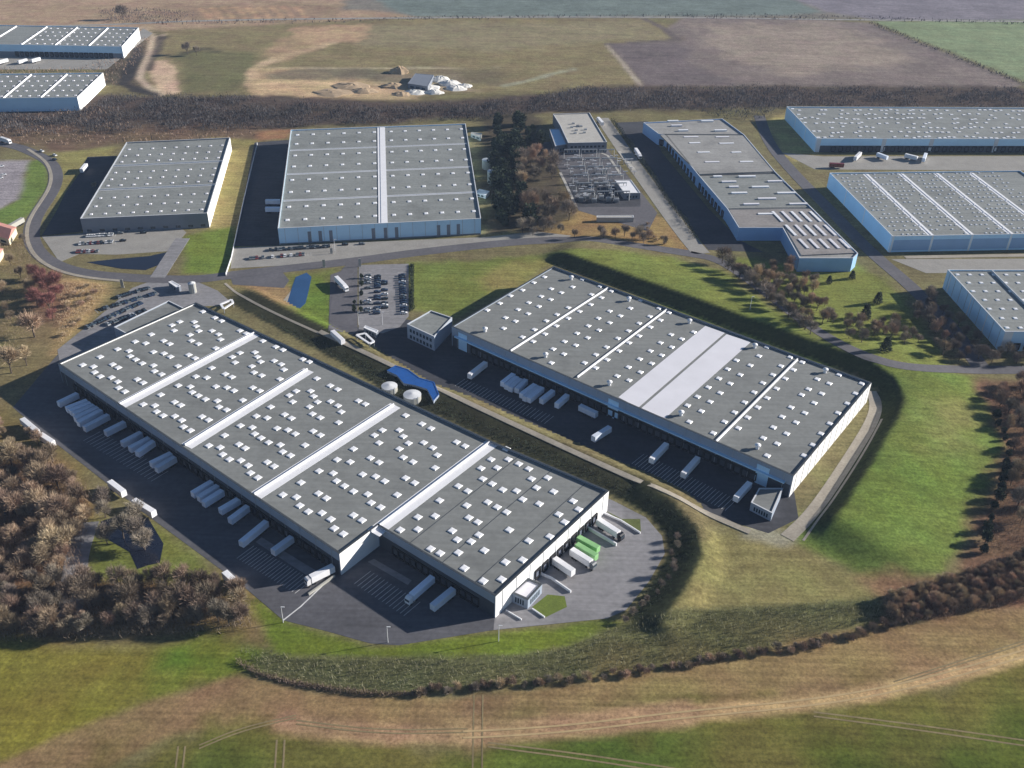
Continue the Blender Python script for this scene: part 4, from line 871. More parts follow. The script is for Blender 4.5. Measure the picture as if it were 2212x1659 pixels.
trailer_px(*dpt(Q3, (1320,620), (985,910)), label='truck with white cab at the recessed dock of the longest warehouse', box='trail', tractor='white')
trailer_px(*dpt(Q3, (1590,775), (1315,1000)), label='pale trailer nearest the corner at the recessed dock of the longest warehouse')
for k, (a, b, r) in enumerate((((275,745),(490,925),Q1), ((540,965),(655,1040),Q1))):
    trailer_px(*dpt(r, a, b), label='white trailer parked along the left yard fence, %s' % ('longer and upper one' if k == 0 else 'shorter and lower one'), box='white')
trailer_px(*dpt(T01, (708,1455), (800,1525)), label='white trailer at the fence above the dark ground patch', box='white')
trailer_px(*dpt(T01, (865,1575), (995,1655)), label='white trailer at the fence below the yard entrance, lower of the pair there', box='white')
trailer_px(*dpt(T02, (1455,385), (1545,470)), label='pale trailer at the fence near the grass corner, lowest on the left fence', box='white')
trailer_px(*dpt(Q4, (1255,290), (1580,500)), label='white truck with dark cab, farthest in the sunlit loading bays', box='white', tractor='car_black')
trailer_px(*dpt(Q4, (1040,545), (1215,640)), label='green trailer in the sunlit loading bays, darker and farther one', box='greent')
trailer_px(*dpt(Q4, (1020,640), (1190,740)), label='green trailer in the sunlit loading bays, nearer of the two green ones', box='greent')
trailer_px(*dpt(Q4, (945,700), (1185,850)), label='white truck beside the green trailers in the sunlit bays', box='white', tractor='car_grey')
trailer_px(*dpt(Q4, (700,805), (920,955)), label='white trailer nearest to the annex in the sunlit bays', box='white')
# dock of the right warehouse
tb = [(V2, (435,180), (190,370)), (V2, (775,350), (640,455)), (V2, (820,385), (690,495)), (V2, (870,410), (740,525)), (V2, (940,420), (820,540)), (V2, (1060,480), (880,610)), (V2, (1105,505), (920,650)), (V2, (1155,520), (975,665)), (V2, (1295,560), (1140,680)), (V2, (1450,640), (1370,710)), (V2, (2030,1030), (1815,1165)),
      (V3, (710,535), (475,780)), (V3, (1115,715), (890,965)), (V3, (1770,1060), (1590,1255))]
for k, (r, a, b) in enumerate(tb):
    trailer_px(*dpt(r, a, b), label='pale box trailer at the dock of the wide right warehouse, %s from its left end' % ordinal(k+1), group='trailers at the right dock', box='white' if k in (0, 11, 12, 13) else 'trail')
trailer_px(*dpt(V2, (1670,765), (1830,840)), label='grey trailer parked lengthwise beside the dock of the wide right warehouse')
# others
trailer_px(*dpt(P6, (1130,430), (1230,530)), label='white truck parked at the top of the driveway beside the central car park', box='white', tractor='white')
trailer_px(*dpt(P6, (1095,930), (1195,1020)), label='white trailer at the foot of the central driveway', box='white')
for k, (a, b) in enumerate((((870,450),(800,520)), ((1000,470),(1080,500)), ((1240,480),(1320,500)), ((1400,470),(1380,520)))):
    trailer_px(*dpt(E1, a, b), label='trailer in front of the farthest right warehouse, %s from the left' % ordinal(k+1), box='white' if k % 2 == 0 else 'trail')
trailer_px(*dpt(E1, (600,555), (720,560)), label='red topped trailer on the yard before the farthest right warehouse', box='car_red')
trailer_px(*dpt(L7, (240,960), (90,1045)), label='cream trailer beside the curved road at the left edge', box='cream')
trailer_px(*dpt(L7, (920,380), (870,440)), label='white trailer at the top corner of the dark yard by the curved road', box='white')
trailer_px(*dpt(L7, (10,95), (100,125)), label='white truck on the road at the left edge', box='white', tractor='white')
for k, (a, b) in enumerate((((585,770),(600,830)), ((575,860),(590,930)))):
    trailer_px(*dpt(C1, (20, 760+k*70), (90, 760+k*70)), label='pale trailer in the dark yard left of the middle warehouse, %s one' % ('upper', 'lower')[k])
for k, (x, y) in enumerate(((0, 500), (160, 500), (270, 490))):
    trailer_px(*dpt(J8, (x, y), (x+45, y-12)), label='white trailer between the two warehouses at the top left, %s from the left' % ordinal(k+1), box='white')
trailer_px(*dpt(I1, (1020,170), (1080,240)), label='white trailer at the top of the service road beside the utility building', box='white')
trailer_px(*dpt(I1, (1420,480), (1530,650)), label='white truck in the shaded yard across the service road from the switch yard', box='white', tractor='white')

def make_car(col):
    t = thing('parked_car', '', '')
    b = MB(); prof = [(-2.1, .35), (2.1, .35), (2.15, .75), (1.15, .95), (-1.75, 1.0), (-2.15, .85)]
    vs = [(x, y*(0.86 if z > 0.9 else 0.9), z) for y in (-1, 1) for x, z in prof]; n = len(prof)
    b.add(vs, [tuple(range(n)), tuple(range(2*n-1, n-1, -1))]+[(i, n+i, n+(i+1) % n, (i+1) % n) for i in range(n)]); local('body', b, M['car_'+col], t)
    gmb = MB(); vs = [(1.1, -.74, .94), (1.1, .74, .94), (-1.7, .74, .98), (-1.7, -.74, .98), (.3, -.6, 1.42), (.3, .6, 1.42), (-1.2, .6, 1.45), (-1.2, -.6, 1.45)]
    gmb.add(vs, [(0, 1, 5, 4), (1, 2, 6, 5), (2, 3, 7, 6), (3, 0, 4, 7)]); local('windows', gmb, M['glass'], t)
    r = MB(); r.add([(.3, -.6, 1.43), (.3, .6, 1.43), (-1.2, .6, 1.46), (-1.2, -.6, 1.46)], [(0, 1, 2, 3)]); local('car_roof', r, M['car_'+col], t)
    for x in (-1.3, 1.35):
        for y in (-.82, .82): put_wheel(t, x, y, .33, .22, W_C)
    return t
CC = ['black', 'grey', 'black', 'silver', 'white', 'blue', 'grey', 'black', 'red', 'silver', 'black', 'white']
def car(p, rz, col, label, group, z0=0.09):
    return place(('car', col), lambda: make_car(col), (p[0], p[1], z0), rz, label, 'car', group)
def car_row(pa, pb, n, where, group, fill=0.85, cols=CC, across=True, seed=0):
    a, b = at(pa), at(pb); d = b-a; ang = math.atan2(d[1], d[0]); rg = random.Random(seed); spots = [k for k in range(n) if rg.random() < fill]
    lm = MB()
    for k in range(n+1):
        q = a+d*k/n; nn = np.array([-math.sin(ang), math.cos(ang)]); lm.bar(q[:2]-nn*2.4, q[:2]+nn*2.4, 0.14, 0.02, 0.1)
    o = obj('bay_lines', lm, M['line']); o['kind'] = 'structure'
    for j, k in enumerate(spots):
        q = a+d*(k+0.5)/n; col = cols[rg.randrange(len(cols))]
        car(q, ang+(math.pi/2 if rg.random() < .5 else -math.pi/2)+rg.uniform(-.04, .04), col, '%s car, %s from the left in %s' % (col, ordinal(j+1), where), group)
car_row(*dpt(V4, (430,870), (1140,545)), 22, 'middle row of left car park', 'cars in the left car park', 0.95, seed=1, cols=['black','black','black','grey','blue'])
car_row(*dpt(V4, (560,650), (1340,420)), 20, 'row of left car park nearest the road', 'cars in the left car park', 0.8, seed=2, cols=['black','black','grey','blue'])
car_row(*dpt(V4, (830,475), (1250,350)), 12, 'top row of left car park', 'cars in the left car park', 0.75, seed=21, cols=['black','black','grey'])
car_row(*dpt(V4, (690,830), (1200,640)), 14, 'row of left car park nearest the warehouse', 'cars in the left car park', 0.65, seed=3, cols=['grey','silver','black','black'])
TREES_P6 = [(1368,450),(1366,520),(1364,612),(1362,692),(1360,760),(1300,690),(1300,760)]
car_row(*dpt(P6, (1420,780), (1425,400)), 16, 'left row of central car park', 'cars in the central car park', 0.3, seed=4, cols=['silver','white','grey'])
car_row(*dpt(P6, (1505,790), (1515,430)), 17, 'second row of central car park', 'cars in the central car park', 0.85, seed=5, cols=['black','blue','grey','silver'])
car_row(*dpt(P6, (1580,780), (1575,480)), 15, 'third row of central car park', 'cars in the central car park', 0.6, seed=6, cols=['black','blue','white','silver'])
car_row(*dpt(P6, (1755,790), (1735,400)), 18, 'right row of central car park', 'cars in the central car park', 0.9, seed=7, cols=['black','blue','blue','grey','white'])
car_row(*dpt(P6, (515,195), (1100,158)), 24, 'upper row below the middle warehouse', 'cars below the middle warehouse', 0.75, seed=8, cols=['black','black','grey'])
car_row(*dpt(P6, (330,275), (900,230)), 20, 'lower row below the middle warehouse', 'cars below the middle warehouse', 0.5, seed=9, cols=['grey','red','silver','white'])
car_row(*dpt(L7, (930,1165), (1240,1150)), 12, 'upper row below curved road warehouse', 'cars by the curved road', 0.9, seed=10, cols=['white','silver','white','grey'])
car_row(*dpt(L7, (850,1250), (1240,1225)), 14, 'middle row below curved road warehouse', 'cars by the curved road', 0.75, seed=11)
car_row(*dpt(L7, (820,1335), (1060,1325)), 9, 'lower row below curved road warehouse', 'cars by the curved road', 0.8, seed=12, cols=['white','red','silver','grey'])
for k, (x, y, c) in enumerate(((1320,1215,'black'),(1540,1130,'black'),(1290,1135,'grey'))):
    car(at(dpt(L7, (x, y))[0]), 0.2, c, '%s car standing apart below the warehouse by the curved road, %s' % (c, ('lower','right','upper')[k]), None)
for k, (x, y, c) in enumerate(((1215,145,'black'),(1370,140,'grey'))):
    car(at(dpt(P6, (x, y))[0]), 0.1, c, '%s car standing apart below the middle warehouse' % c, None)
for k, (x, y, c) in enumerate(((450,255,'white'),(590,300,'white'),(590,345,'black'))):
    car(g(dpt(L7, (x, y))[0]), -0.6, c, '%s car driving on the curved road, %s from the top' % (c, ordinal(k+1)), None, z0=0.2)
for k, (x, y) in enumerate(((15,420),(40,510),(5,545))):
    car(at(dpt(L7, (x, y))[0]), 0.5, 'white', 'white van-like car at the paved left edge, %s from the top' % ordinal(k+1), None)
# bay markings of the dock yards
def bays(r, a0, a1, n, ln, m='line'):
    a, b = (at(p) for p in dpt(r, a0, a1)); d = (b-a)/np.linalg.norm(b-a); nn = np.array([d[1], -d[0]]); mb = MB()
    for k in range(n+1): q = a[:2]+(b-a)[:2]*k/n; mb.bar(q, q+nn*ln, 0.18, 0.0, 0.075)
    o = obj('bay_lines', mb, M[m]); o['kind'] = 'structure'
bays(Q2, (1080,1200), (1830,1640), 20, 9); bays(Q3, (520,560), (1160,960), 14, 9); bays(V3, (400,700), (1600,1290), 28, 10)
bays(Q1, (1300,930), (2180,1440), 20, 9); bays(V2, (150,420), (1300,900), 26, 8)
sheet('concrete_apron', dpt(Q3, (480,440),(560,400),(1050,680),(1000,740)), M['yard'], 0.08); sheet('concrete_apron', dpt(Q2, (1100,1150),(1180,1090),(1880,1520),(1760,1580)), M['yard'], 0.08)

# ------------------------------------------------------------------ tanks and small buildings
def tank(px, r, h, label):
    p = at(px); t = thing('water_tank', label, 'tank', p); mb = MB(); mb.tube((p[0], p[1], 0), (p[0], p[1], h), r, r, 24); obj('shell', mb, M['cream'], t)
    rm = MB(); rm.tube((p[0], p[1], h), (p[0], p[1], h+0.8), r*1.02, 0.4, 24); obj('tank_roof', rm, M['copel'], t)
    lm = MB(); lm.box((p[0]+r*0.7, p[1]-r*0.75), 0.8, (0.5, 0.12), 0, (0, h+0.8)); obj('ladder', lm, M['steel'], t)
tank(dpt(V1, (385,680))[0], 4.0, 3.2, 'cream water tank left of its twin between the two long warehouses')
tank(dpt(V1, (680,800))[0], 4.4, 3.6, 'cream water tank right of its twin between the two long warehouses')
def shed(px, h, label, rm='blue', wm='wall', cat='shed', nm='pump_house', par=0.15):
    return building(nm, label, px, h, wm, rm, rm, par, cat)
ta, wa, _ = shed(dpt(V1, (350,410),(460,345),(620,395),(770,505),(960,560),(1025,720),(955,800),(870,650),(710,600),(570,575),(480,470)), 2.6, 'low blue roofed store curving round the water tanks between the two long warehouses', nm='blue_store')
side_windows(ta, wa[9], wa[8], 3, 0.6, 1.9)
tank(dpt(C1, (2035,470))[0], 4.2, 7.0, 'white water tank at the right side of the middle warehouse, upper one'); tank(dpt(C1, (2085,600))[0], 4.2, 9.0, 'white water tank at the right side of the middle warehouse, lower and taller one')
ta, wa, _ = shed(dpt(C1, (1920,690),(1960,660),(2055,680),(2020,715)), 3.0, 'small pale hut below the tanks of the middle warehouse', 'fire', 'wallw', nm='hut'); side_windows(ta, wa[0], wa[3], 2, 0.8, 2.0)
ta, wa, _ = shed(dpt(C1, (1880,150),(1890,135),(1985,145),(1975,185)), 3.0, 'small cream hut at the far right corner of the middle warehouse', 'cream', 'cream', nm='hut'); side_windows(ta, wa[0], wa[3], 2, 0.8, 2.0)
# gate canopy, gate houses and totems
def canopy(px, h, label):
    W = [p[:2] for p in ats(px, h)]; c = np.mean(W, 0); t = thing('canopy', label, 'canopy', (*c, 0)); 
    mb = MB(); inn = inset([tuple(w) for w in W], 1.2); n = len(W)
    for i in range(n): mb.bar(W[i], W[(i+1) % n], 1.2, h-0.5, h-0.001*i)
    obj('frame', mb, M['fire'], t)
    for w in W: pm = MB(); pm.box(w, 0, (0.35, 0.35), 0, (0, h-0.4)); obj('post', pm, M['steel'], t)
canopy(dpt(P6, (1320,970),(1400,955),(1480,1030),(1440,1050)), 4.0, 'white framed canopy at the foot of the central car park')
ta, wa, _ = shed(dpt(V4, (1490,265),(1540,250),(1650,315),(1600,340)), 3.4, 'white roofed gatehouse at the top corner of the longest warehouse', 'fire', 'walld', nm='gatehouse', cat='gatehouse'); side_windows(ta, wa[0], wa[3], 2, 0.8, 2.2)
tank(dpt(V4, (1812,400))[0], 2.2, 6.0, 'white cylindrical tank at the top corner of the longest warehouse')
ta, wa, _ = shed(dpt(P6, (1385,905),(1400,885),(1520,930),(1500,955)), 3.2, 'narrow white roofed gatehouse between the central car park and the shaded dock', 'fire', 'walld', nm='gatehouse', cat='gatehouse'); side_windows(ta, wa[0], wa[3], 3, 0.8, 2.2)
canopy(dpt(T01, (1430,310),(1500,280),(1510,300),(1450,340)), 3.0, 'small pale frame beside the far edge of the longest warehouse')
def totem(px, label, h=5.5):
    p = at(px); t = thing('sign_totem', label, 'sign', p); mb = MB(); mb.box(p, 0.2, (1.6, 0.4), 0, (0.4, h)); obj('panel', mb, M['cream'], t); fm = MB(); fm.box(p, 0.2, (2.0, 0.8), 0, (0, 0.42)); obj('foot', fm, M['concrete'], t)
totem(dpt(P6, (1022,352))[0], 'pale sign totem at the road left of the central driveway'); totem(dpt(P6, (1352,345))[0], 'pale sign totem at the top left corner of the central car park'); totem(dpt(V4, (900,340))[0], 'pale sign totem at the road corner of the left car park'); totem(dpt(P6, (1090,225))[0], 'pale sign totem before the cars of the middle warehouse', 4)
def lamp(px, label, h=8):
    p = g(px); t = thing('street_lamp', label, 'street lamp', p); mb = MB(); mb.tube((p[0], p[1], p[2]), (p[0], p[1], p[2]+h), 0.16, 0.1, 6); obj('pole', mb, M['copel'], t); mb = MB(); mb.box((p[0]+0.6, p[1]), 0, (1.4, 0.35), 0, (p[2]+h, p[2]+h+0.18)); obj('lamp_head', mb, M['copel'], t)
for px, l in (((1077,1385), 'below the near corner of the longest warehouse'), ((838,1388), 'at the lower edge of the lit yard'), ((612,1345), 'at the left corner of the lit yard'), (dpt(P6, (1560,880))[0], 'at the foot of the central car park'), (dpt(P6, (1340,880))[0], 'at the left foot of the central car park'), (dpt(P6, (1120,200))[0], 'beside the cars of the middle warehouse'), ((1620,668), 'on the meadow behind the wide warehouse')):
    lamp(px, 'pale street lamp '+l)
# house at the left edge
def house(px, h, label):
    W = [tuple(p[:2]) for p in ats(px)]; c = np.mean(W, 0); t = thing('house', label, 'house', (*c, 0)); mb = MB(); mb.prism(W, -0.2, h); obj('wall', mb, M['render'], t)
    o = inset(W, -0.5); r0 = lerp(o[0], o[3], 0.5); r1 = lerp(o[1], o[2], 0.5); r = MB(); vs = [(*q, h) for q in o]+[(*r0, h+3), (*r1, h+3)]
    r.add(vs, [(0, 1, 5, 4), (2, 3, 4, 5), (1, 2, 5), (3, 0, 4)]); rf = obj('roof', r, M['tile'], t)
    side_windows(t, W[0], W[1], 3, 1.0, 2.4)
house([(-40,512),(22,530),(38,505),(-20,488)], 4.5, 'house with pink tiled roof at the left edge by the curved road')
house([(-60,560),(-5,575),(10,552),(-40,540)], 4.5, 'house with pink tiled roof partly cut by the left edge')
# spoil and sheeting on the far field
def heap(px, r, h, m, label, cat, nm):
    p = at(px); t = MB(); n = 14; rg = random.Random(int(px[0]*7+px[1])); rings = []
    for k, (rr, zz) in enumerate(((1, -0.1), (0.82, 0.35), (0.5, 0.75), (0.2, 1.0))): rings.append([(r*rr*math.cos(2*math.pi*i/n)*rg.uniform(.75, 1.2)*1.4, r*rr*math.sin(2*math.pi*i/n)*rg.uniform(.75, 1.2), h*zz*rg.uniform(.8, 1.15)) for i in range(n)])
    vs = [v for q in rings for v in q]; fs = [(k*n+i, k*n+(i+1) % n, (k+1)*n+(i+1) % n, (k+1)*n+i) for k in range(3) for i in range(n)]+[tuple(range(3*n, 4*n))]
    t.add([(p[0]+a, p[1]+b, c) for a, b, c in vs], fs); o = obj(nm, t, M[m], None, (p[0], p[1], 0)); tag(o, label, cat)
for k, (x, y, r, h) in enumerate(((640,520,9,4),(700,545,9,4),(560,570,9,3),(600,600,7,3),(740,575,8,3),(800,560,6,2.5),(480,600,8,2.5))):
    heap(dpt(T10, (x, y))[0], r, h, 'sheetw', 'white mound of sheeting on the far field, %s' % (['tallest at the middle','right of the tallest','left end by the dark shed','lowest in front','right side','small one at the right end','flat one at the left end'][k]), 'mound', 'white_mound')
for k, (x, y, r, h) in enumerate(((380,470,8,6),(340,560,10,3),(60,560,14,2.5),(150,590,10,2.5),(-60,600,14,2),(390,610,8,2))):
    heap(dpt(T10, (x, y))[0], r, h, 'soil', 'sandy heap on the far field, %s' % (['tall one left of the dark shed','broad one below the tall one','long one left of the white mounds','low one between sand and mounds','leftmost by the track','flat one before the dark shed'][k]), 'heap', 'sand_heap')
ta, wa, _ = shed(dpt(T10, (430,540),(480,475),(600,485),(560,560)), 4.5, 'dark purple roofed shed beside the white mounds on the far field', 'walld', 'walld', nm='field_shed')
side_windows(ta, wa[0], wa[3], 3, 0.8, 2.6)

# ------------------------------------------------------------------ trees and shrubs
def crown_mesh(n, c, r, wid=(0.1, 0.24), ln=(0.9, 2.0), up=0.55, seed=1, hollow=0.35, clumps=9):
    rg = random.Random(seed); mb = MB()
    cl = [(Vector((rg.gauss(0, 1), rg.gauss(0, 1), rg.gauss(0, 0.9))).normalized()*rg.uniform(0.35, 0.8), rg.uniform(0.4, 0.75)) for _ in range(clumps)]
    for i in range(n):
        q, s = cl[rg.randrange(clumps)]
        p = q+Vector((rg.gauss(0, 1), rg.gauss(0, 1), rg.gauss(0, 1))).normalized()*s*rg.random()**0.5
        if p.length > 1.08: p = p.normalized()*rg.uniform(0.8, 1.08)
        P0 = Vector((c[0]+p.x*r[0], c[1]+p.y*r[1], c[2]+p.z*r[2]))
        d = (Vector((p.x, p.y, p.z*0.6+up))+Vector((rg.uniform(-.7, .7), rg.uniform(-.7, .7), rg.uniform(-.5, .7)))).normalized()
        l = rg.uniform(*ln); w = rg.uniform(*wid); sd = d.cross(Vector((rg.uniform(-1, 1), rg.uniform(-1, 1), rg.uniform(-1, 1)))).normalized()*w
        mb.add([P0-sd*.5, P0+sd*.5, P0+d*l+sd*.2, P0+d*l-sd*.2], [(0, 1, 2, 3)])
    return mb
def make_tree(kind, m, seed):
    t = thing(kind, '', ''); rg = random.Random(seed); tm = MB(); top = Vector((rg.uniform(-.3, .3), rg.uniform(-.3, .3), 3.2)); tm.tube((0, 0, -0.3), top, 0.26, 0.18, 6)
    for k in range(7):
        a = 2*math.pi*k/7+rg.uniform(-.3, .3); e = Vector((math.cos(a)*rg.uniform(1.2, 2.4), math.sin(a)*rg.uniform(1.2, 2.4), rg.uniform(5.2, 7.8))); b = top*rg.uniform(.75, 1); tm.tube(b, e, 0.12, 0.03, 4)
        for _ in range(2): e2 = e+Vector((rg.uniform(-1, 1), rg.uniform(-1, 1), rg.uniform(.3, 1.4))); tm.tube(b.lerp(e, .55), e2, 0.06, 0.015, 3)
    local('trunk', tm, M['bark'], t); local('crown', crown_mesh(1700, (0, 0, 5.6), (2.6+1.2*rg.random(), 2.6+1.2*rg.random(), 2.8+1.1*rg.random()), wid=(0.05, 0.15), ln=(0.7, 1.9), seed=seed, clumps=12), M[m], t); return t
def make_bush(kind, m, seed):
    t = thing(kind, '', ''); rg = random.Random(seed); tm = MB()
    for k in range(5): tm.tube((0, 0, -0.2), (rg.uniform(-.9, .9), rg.uniform(-.9, .9), rg.uniform(1.2, 2.2)), 0.07, 0.02, 4)
    local('stem', tm, M['bark'], t); local('crown', crown_mesh(800, (0, 0, 1.5), (2.0, 2.0, 1.4), (0.05, 0.13), (0.5, 1.2), seed=seed), M[m], t); return t
def make_conifer(seed):
    t = thing('conifer', '', ''); rg = random.Random(seed); tm = MB(); tm.tube((0, 0, -0.3), (0, 0, 7), 0.25, 0.05, 6); local('trunk', tm, M['bark'], t); mb = MB()
    for i in range(900):
        z = rg.uniform(0.6, 8.2); rr = (1-z/8.8)**0.7*2.9*rg.uniform(.55, 1.05); a = rg.uniform(0, 6.283); p = Vector((rr*math.cos(a), rr*math.sin(a), z)); d = Vector((math.cos(a), math.sin(a), rg.uniform(-.5, .5))).normalized(); s = Vector((-math.sin(a), math.cos(a), rg.uniform(-.6, .6)))*.3
        mb.add([p-s, p+s, p+d*.8+s*.3, p+d*.8-s*.3], [(0, 1, 2, 3)])
    local('crown', mb, M['conifer'], t); return t
def make_ever(seed):
    t = thing('evergreen_tree', '', ''); rg = random.Random(seed); tm = MB(); tm.tube((0, 0, -0.3), (0, 0, 5), 0.28, 0.1, 6); local('trunk', tm, M['bark'], t)
    local('crown', crown_mesh(1100, (0, 0, 4.6), (3.0, 3.0, 4.0), (0.35, 0.7), (0.5, 0.9), up=.2, seed=seed, clumps=14), M['ever'], t); return t
RT_ = random.Random(11); NT = [0]
def plant(kind, m, px, s, label, group, cat='tree', world=None):
    p = world if world is not None else g(px); v = RT_.randrange(5)
    mk = {'hedge_shrub': lambda: make_tree('hedge_shrub', m, 20+v), 'red_shrub': lambda: make_tree('red_shrub', m, 20+v), 'young_tree': lambda: make_tree('young_tree', m, 20+v), 'sapling': lambda: make_tree('sapling', m, 20+v), 'bare_tree': lambda: make_tree('bare_tree', m, 20+v), 'bush': lambda: make_bush('bush', m, 40+v), 'conifer': lambda: make_conifer(60+v), 'evergreen_tree': lambda: make_ever(70+v)}[kind]
    sc = s*RT_.uniform(.68, 1.28); NT[0] += 1
    return place((kind, m, v), mk, p, RT_.uniform(0, 6.28), label, cat, group, (sc*RT_.uniform(.9, 1.1), sc*RT_.uniform(.9, 1.1), sc))
def wood(px, n, mats, s, label, group, kind='bare_tree', mind=4.0, cat='tree'):
    poly = [g(p)[:2] for p in px]; A = np.array(poly); lo, hi = A.min(0), A.max(0); got = []; k = 0
    while len(got) < n and k < 20000:
        k += 1; q = np.array([RT_.uniform(lo[0], hi[0]), RT_.uniform(lo[1], hi[1])])
        if not inside(q[None, :], poly)[0] or any(np.hypot(*(q-o)) < mind for o in got): continue
        got.append(q); plant(kind, mats[RT_.randrange(len(mats))], None, s, label, group, cat, world=(q[0], q[1], float(zf(q[None, :])[0])))
wood([(-60,1000),(60,985),(120,1000),(178,1055),(190,1110),(160,1235),(-60,1270)], 66, ['twig_b','twig_b','twig_o'], 1.12, 'bare brown tree in the dense wood left of the longest warehouse yard', 'trees of the left wood', mind=3.9)
wood([(-60,900),(20,905),(110,965),(60,985),(-60,995)], 9, ['twig_o','twig_g'], 0.7, 'low ochre tree on the grass between left wood and yard fence', 'low trees at the fence', kind='sapling', mind=5)
wood([(-60,1275),(200,1262),(330,1258),(470,1268),(535,1310),(545,1362),(400,1368),(-60,1385)], 68, ['twig_b','twig_d','twig_d','twig_g'], 1.0, 'dark bare tree in the band of wood above the green field at lower left', 'trees of the lower left wood', mind=4.0)
wood([(205,1090),(300,1110),(345,1180),(300,1215),(230,1180)], 7, ['twig_g'], 1.15, 'dark bare tree between yard fence and pale path at lower left', 'trees by the pale path', mind=6)
plant('bare_tree', 'twig_o', (75,728), 1.9, 'rounded pale brown tree left of the longest warehouse, larger one', None)
plant('bare_tree', 'twig_o', (25,806), 1.7, 'rounded pale brown tree at the left edge beside the yard shadow', None)
plant('bare_tree', 'twig_o', (58,790), 1.4, 'pale brown tree between the two rounded trees at the left edge', None)
wood([(62,590),(132,604),(130,700),(72,712)], 13, ['twig_r'], 1.1, 'reddish bare shrub in the clump left of the left car park', 'reddish shrubs', kind='red_shrub', mind=4, cat='shrub')
wood([(-60,520),(55,520),(75,590),(60,690),(-60,760)], 20, ['twig_b','twig_g','twig_o'], 0.8, 'small brown tree on the rough ground at the left edge', 'trees on the left rough ground', mind=7)
wood([(135,620),(225,620),(170,700),(130,735)], 12, ['twig_o'], 0.9, 'straw coloured bush on the tan slope left of the left car park', 'bushes on the tan slope', kind='bush', mind=5, cat='bush')
wood([(1120,340),(1190,330),(1235,470),(1215,500),(1130,500),(1120,420)], 26, ['twig_b','twig_g','twig_o'], 1.3, 'bare brown tree in the grove left of the switch yard', 'trees of the grove', mind=7)
wood([(1060,262),(1150,258),(1165,300),(1180,345),(1110,340),(1070,330)], 20, ['ever'], 1.3, 'dark evergreen tree at the head of the grove left of the switch yard', 'evergreens of the grove', kind='evergreen_tree', mind=6)
wood([(1125,495),(1225,495),(1230,510),(1130,510)], 5, ['twig_g'], 0.9, 'low bare tree at the road end of the grove', 'trees at the road end of the grove', mind=6)
wood([(1235,515),(1330,505),(1425,520),(1440,532),(1330,518)], 10, ['twig_b','twig_g'], 0.8, 'bare tree in the row along the road before the switch yard', 'trees along the road', mind=6)
wood([(1395,470),(1425,480),(1440,530),(1400,520)], 6, ['twig_o'], 0.7, 'ochre bush beside the service road mouth', 'ochre bushes', kind='bush', mind=4, cat='bush')
for k in range(17):
    a = k/16; plant('bare_tree', 'twig_g' if k % 3 else 'twig_b', (1560+a*190, 572+a*150+RT_.uniform(-4, 4)), 1.0, 'bare tree in the roadside row behind the wide warehouse, shadow on the meadow', 'roadside trees')
wood([(1590,568),(1700,580),(1780,630),(1800,700),(1760,705),(1660,630)], 36, ['twig_g','twig_b','twig_o'], 0.85, 'bare young tree in the park below the stepped warehouse', 'park trees', kind='young_tree', mind=4.5)
for px, s, l in (((1895,655), 1.15, 'round dark conifer on the park lawn, largest and farthest right'), ((1840,602), .95, 'dark conifer in front of the end wall of the stepped warehouse'), ((1868,688), .9, 'dark conifer below the largest one on the park lawn'), ((1912,758), 1.0, 'dark conifer at the corner of the clipped lawn by the road'), ((1790,612), .6, 'small dark conifer on the park lawn, left of the others')):
    plant('conifer', 'conifer', px, s, l, None)
wood([(1790,690),(1960,700),(1990,745),(1830,745)], 20, ['twig_g','twig_b'], 0.75, 'bare young tree in the planted strip between park and road', 'trees of the planted strip', kind='young_tree', mind=4.5)
wood([(1960,660),(2010,650),(2110,740),(2130,780),(2030,780)], 24, ['twig_g','twig_b'], 0.9, 'bare tree in the shade beside the pale blue warehouse at the right edge', 'trees beside the right edge warehouse', mind=6)
wood([(2120,770),(2250,765),(2250,790),(2130,792)], 8, ['twig_g'], 0.8, 'bare tree along the road at the right edge', 'trees at the right edge road', mind=5)
wood([(2130,838),(2260,830),(2260,1150),(2150,1130),(2180,1000),(2180,940)], 30, ['twig_b','twig_g','twig_o'], 0.85, 'bare brown tree in the wood at the right edge beside the bright meadow', 'trees of the right wood', mind=6)
wood([(1912,1292),(2040,1258),(2230,1195),(2230,1290),(2090,1318),(1960,1345),(1920,1335)], 110, ['twig_o','twig_o','twig_b'], 0.5, 'low ochre shrub in the thick hedge between bright meadow and brown field', 'trees of the ochre hedge', kind='hedge_shrub', mind=2.1, cat='shrub')
for q_ in dpt(P6, *TREES_P6): plant('evergreen_tree', 'ever', q_, 0.42, 'small round dark tree between driveway and central car park', 'round trees of the central car park')
for k in range(16):
    a = k/15; plant('evergreen_tree', 'ever', (np.interp(a, [0,.3,.7,1], [2150,2182,2150,2118])+RT_.uniform(-5,5), np.interp(a, [0,.3,.7,1], [905,975,1090,1195])), 0.62, 'dark evergreen tree in the hedge along the right side of the bright meadow', 'evergreens of the meadow hedge')
wood([(1062,300),(1115,320),(1150,500),(1085,505),(1062,420)], 30, ['ever'], 1.5, 'tall dark evergreen added for the deep shade left of the grove by the switch yard', 'evergreens added for shade left of the grove', kind='evergreen_tree', mind=5)  # extra evergreens put in to darken the grove's left flank with shade
for k in range(64):
    a = k/63; px = np.interp(a, [0, .25, .5, .75, 1], [900, 1180, 1480, 1740, 1960]), np.interp(a, [0, .25, .5, .75, 1], [1496, 1478, 1441, 1398, 1346])
    plant('bush', ['twig_b','twig_g','twig_b'][k % 3] if k % 5 else 'twig_o', (px[0]+RT_.uniform(-8, 8), px[1]+RT_.uniform(-9, 5)), 0.72, 'brown bush in the row between the planted bank and the brown field', 'bushes along the bank', 'bush')
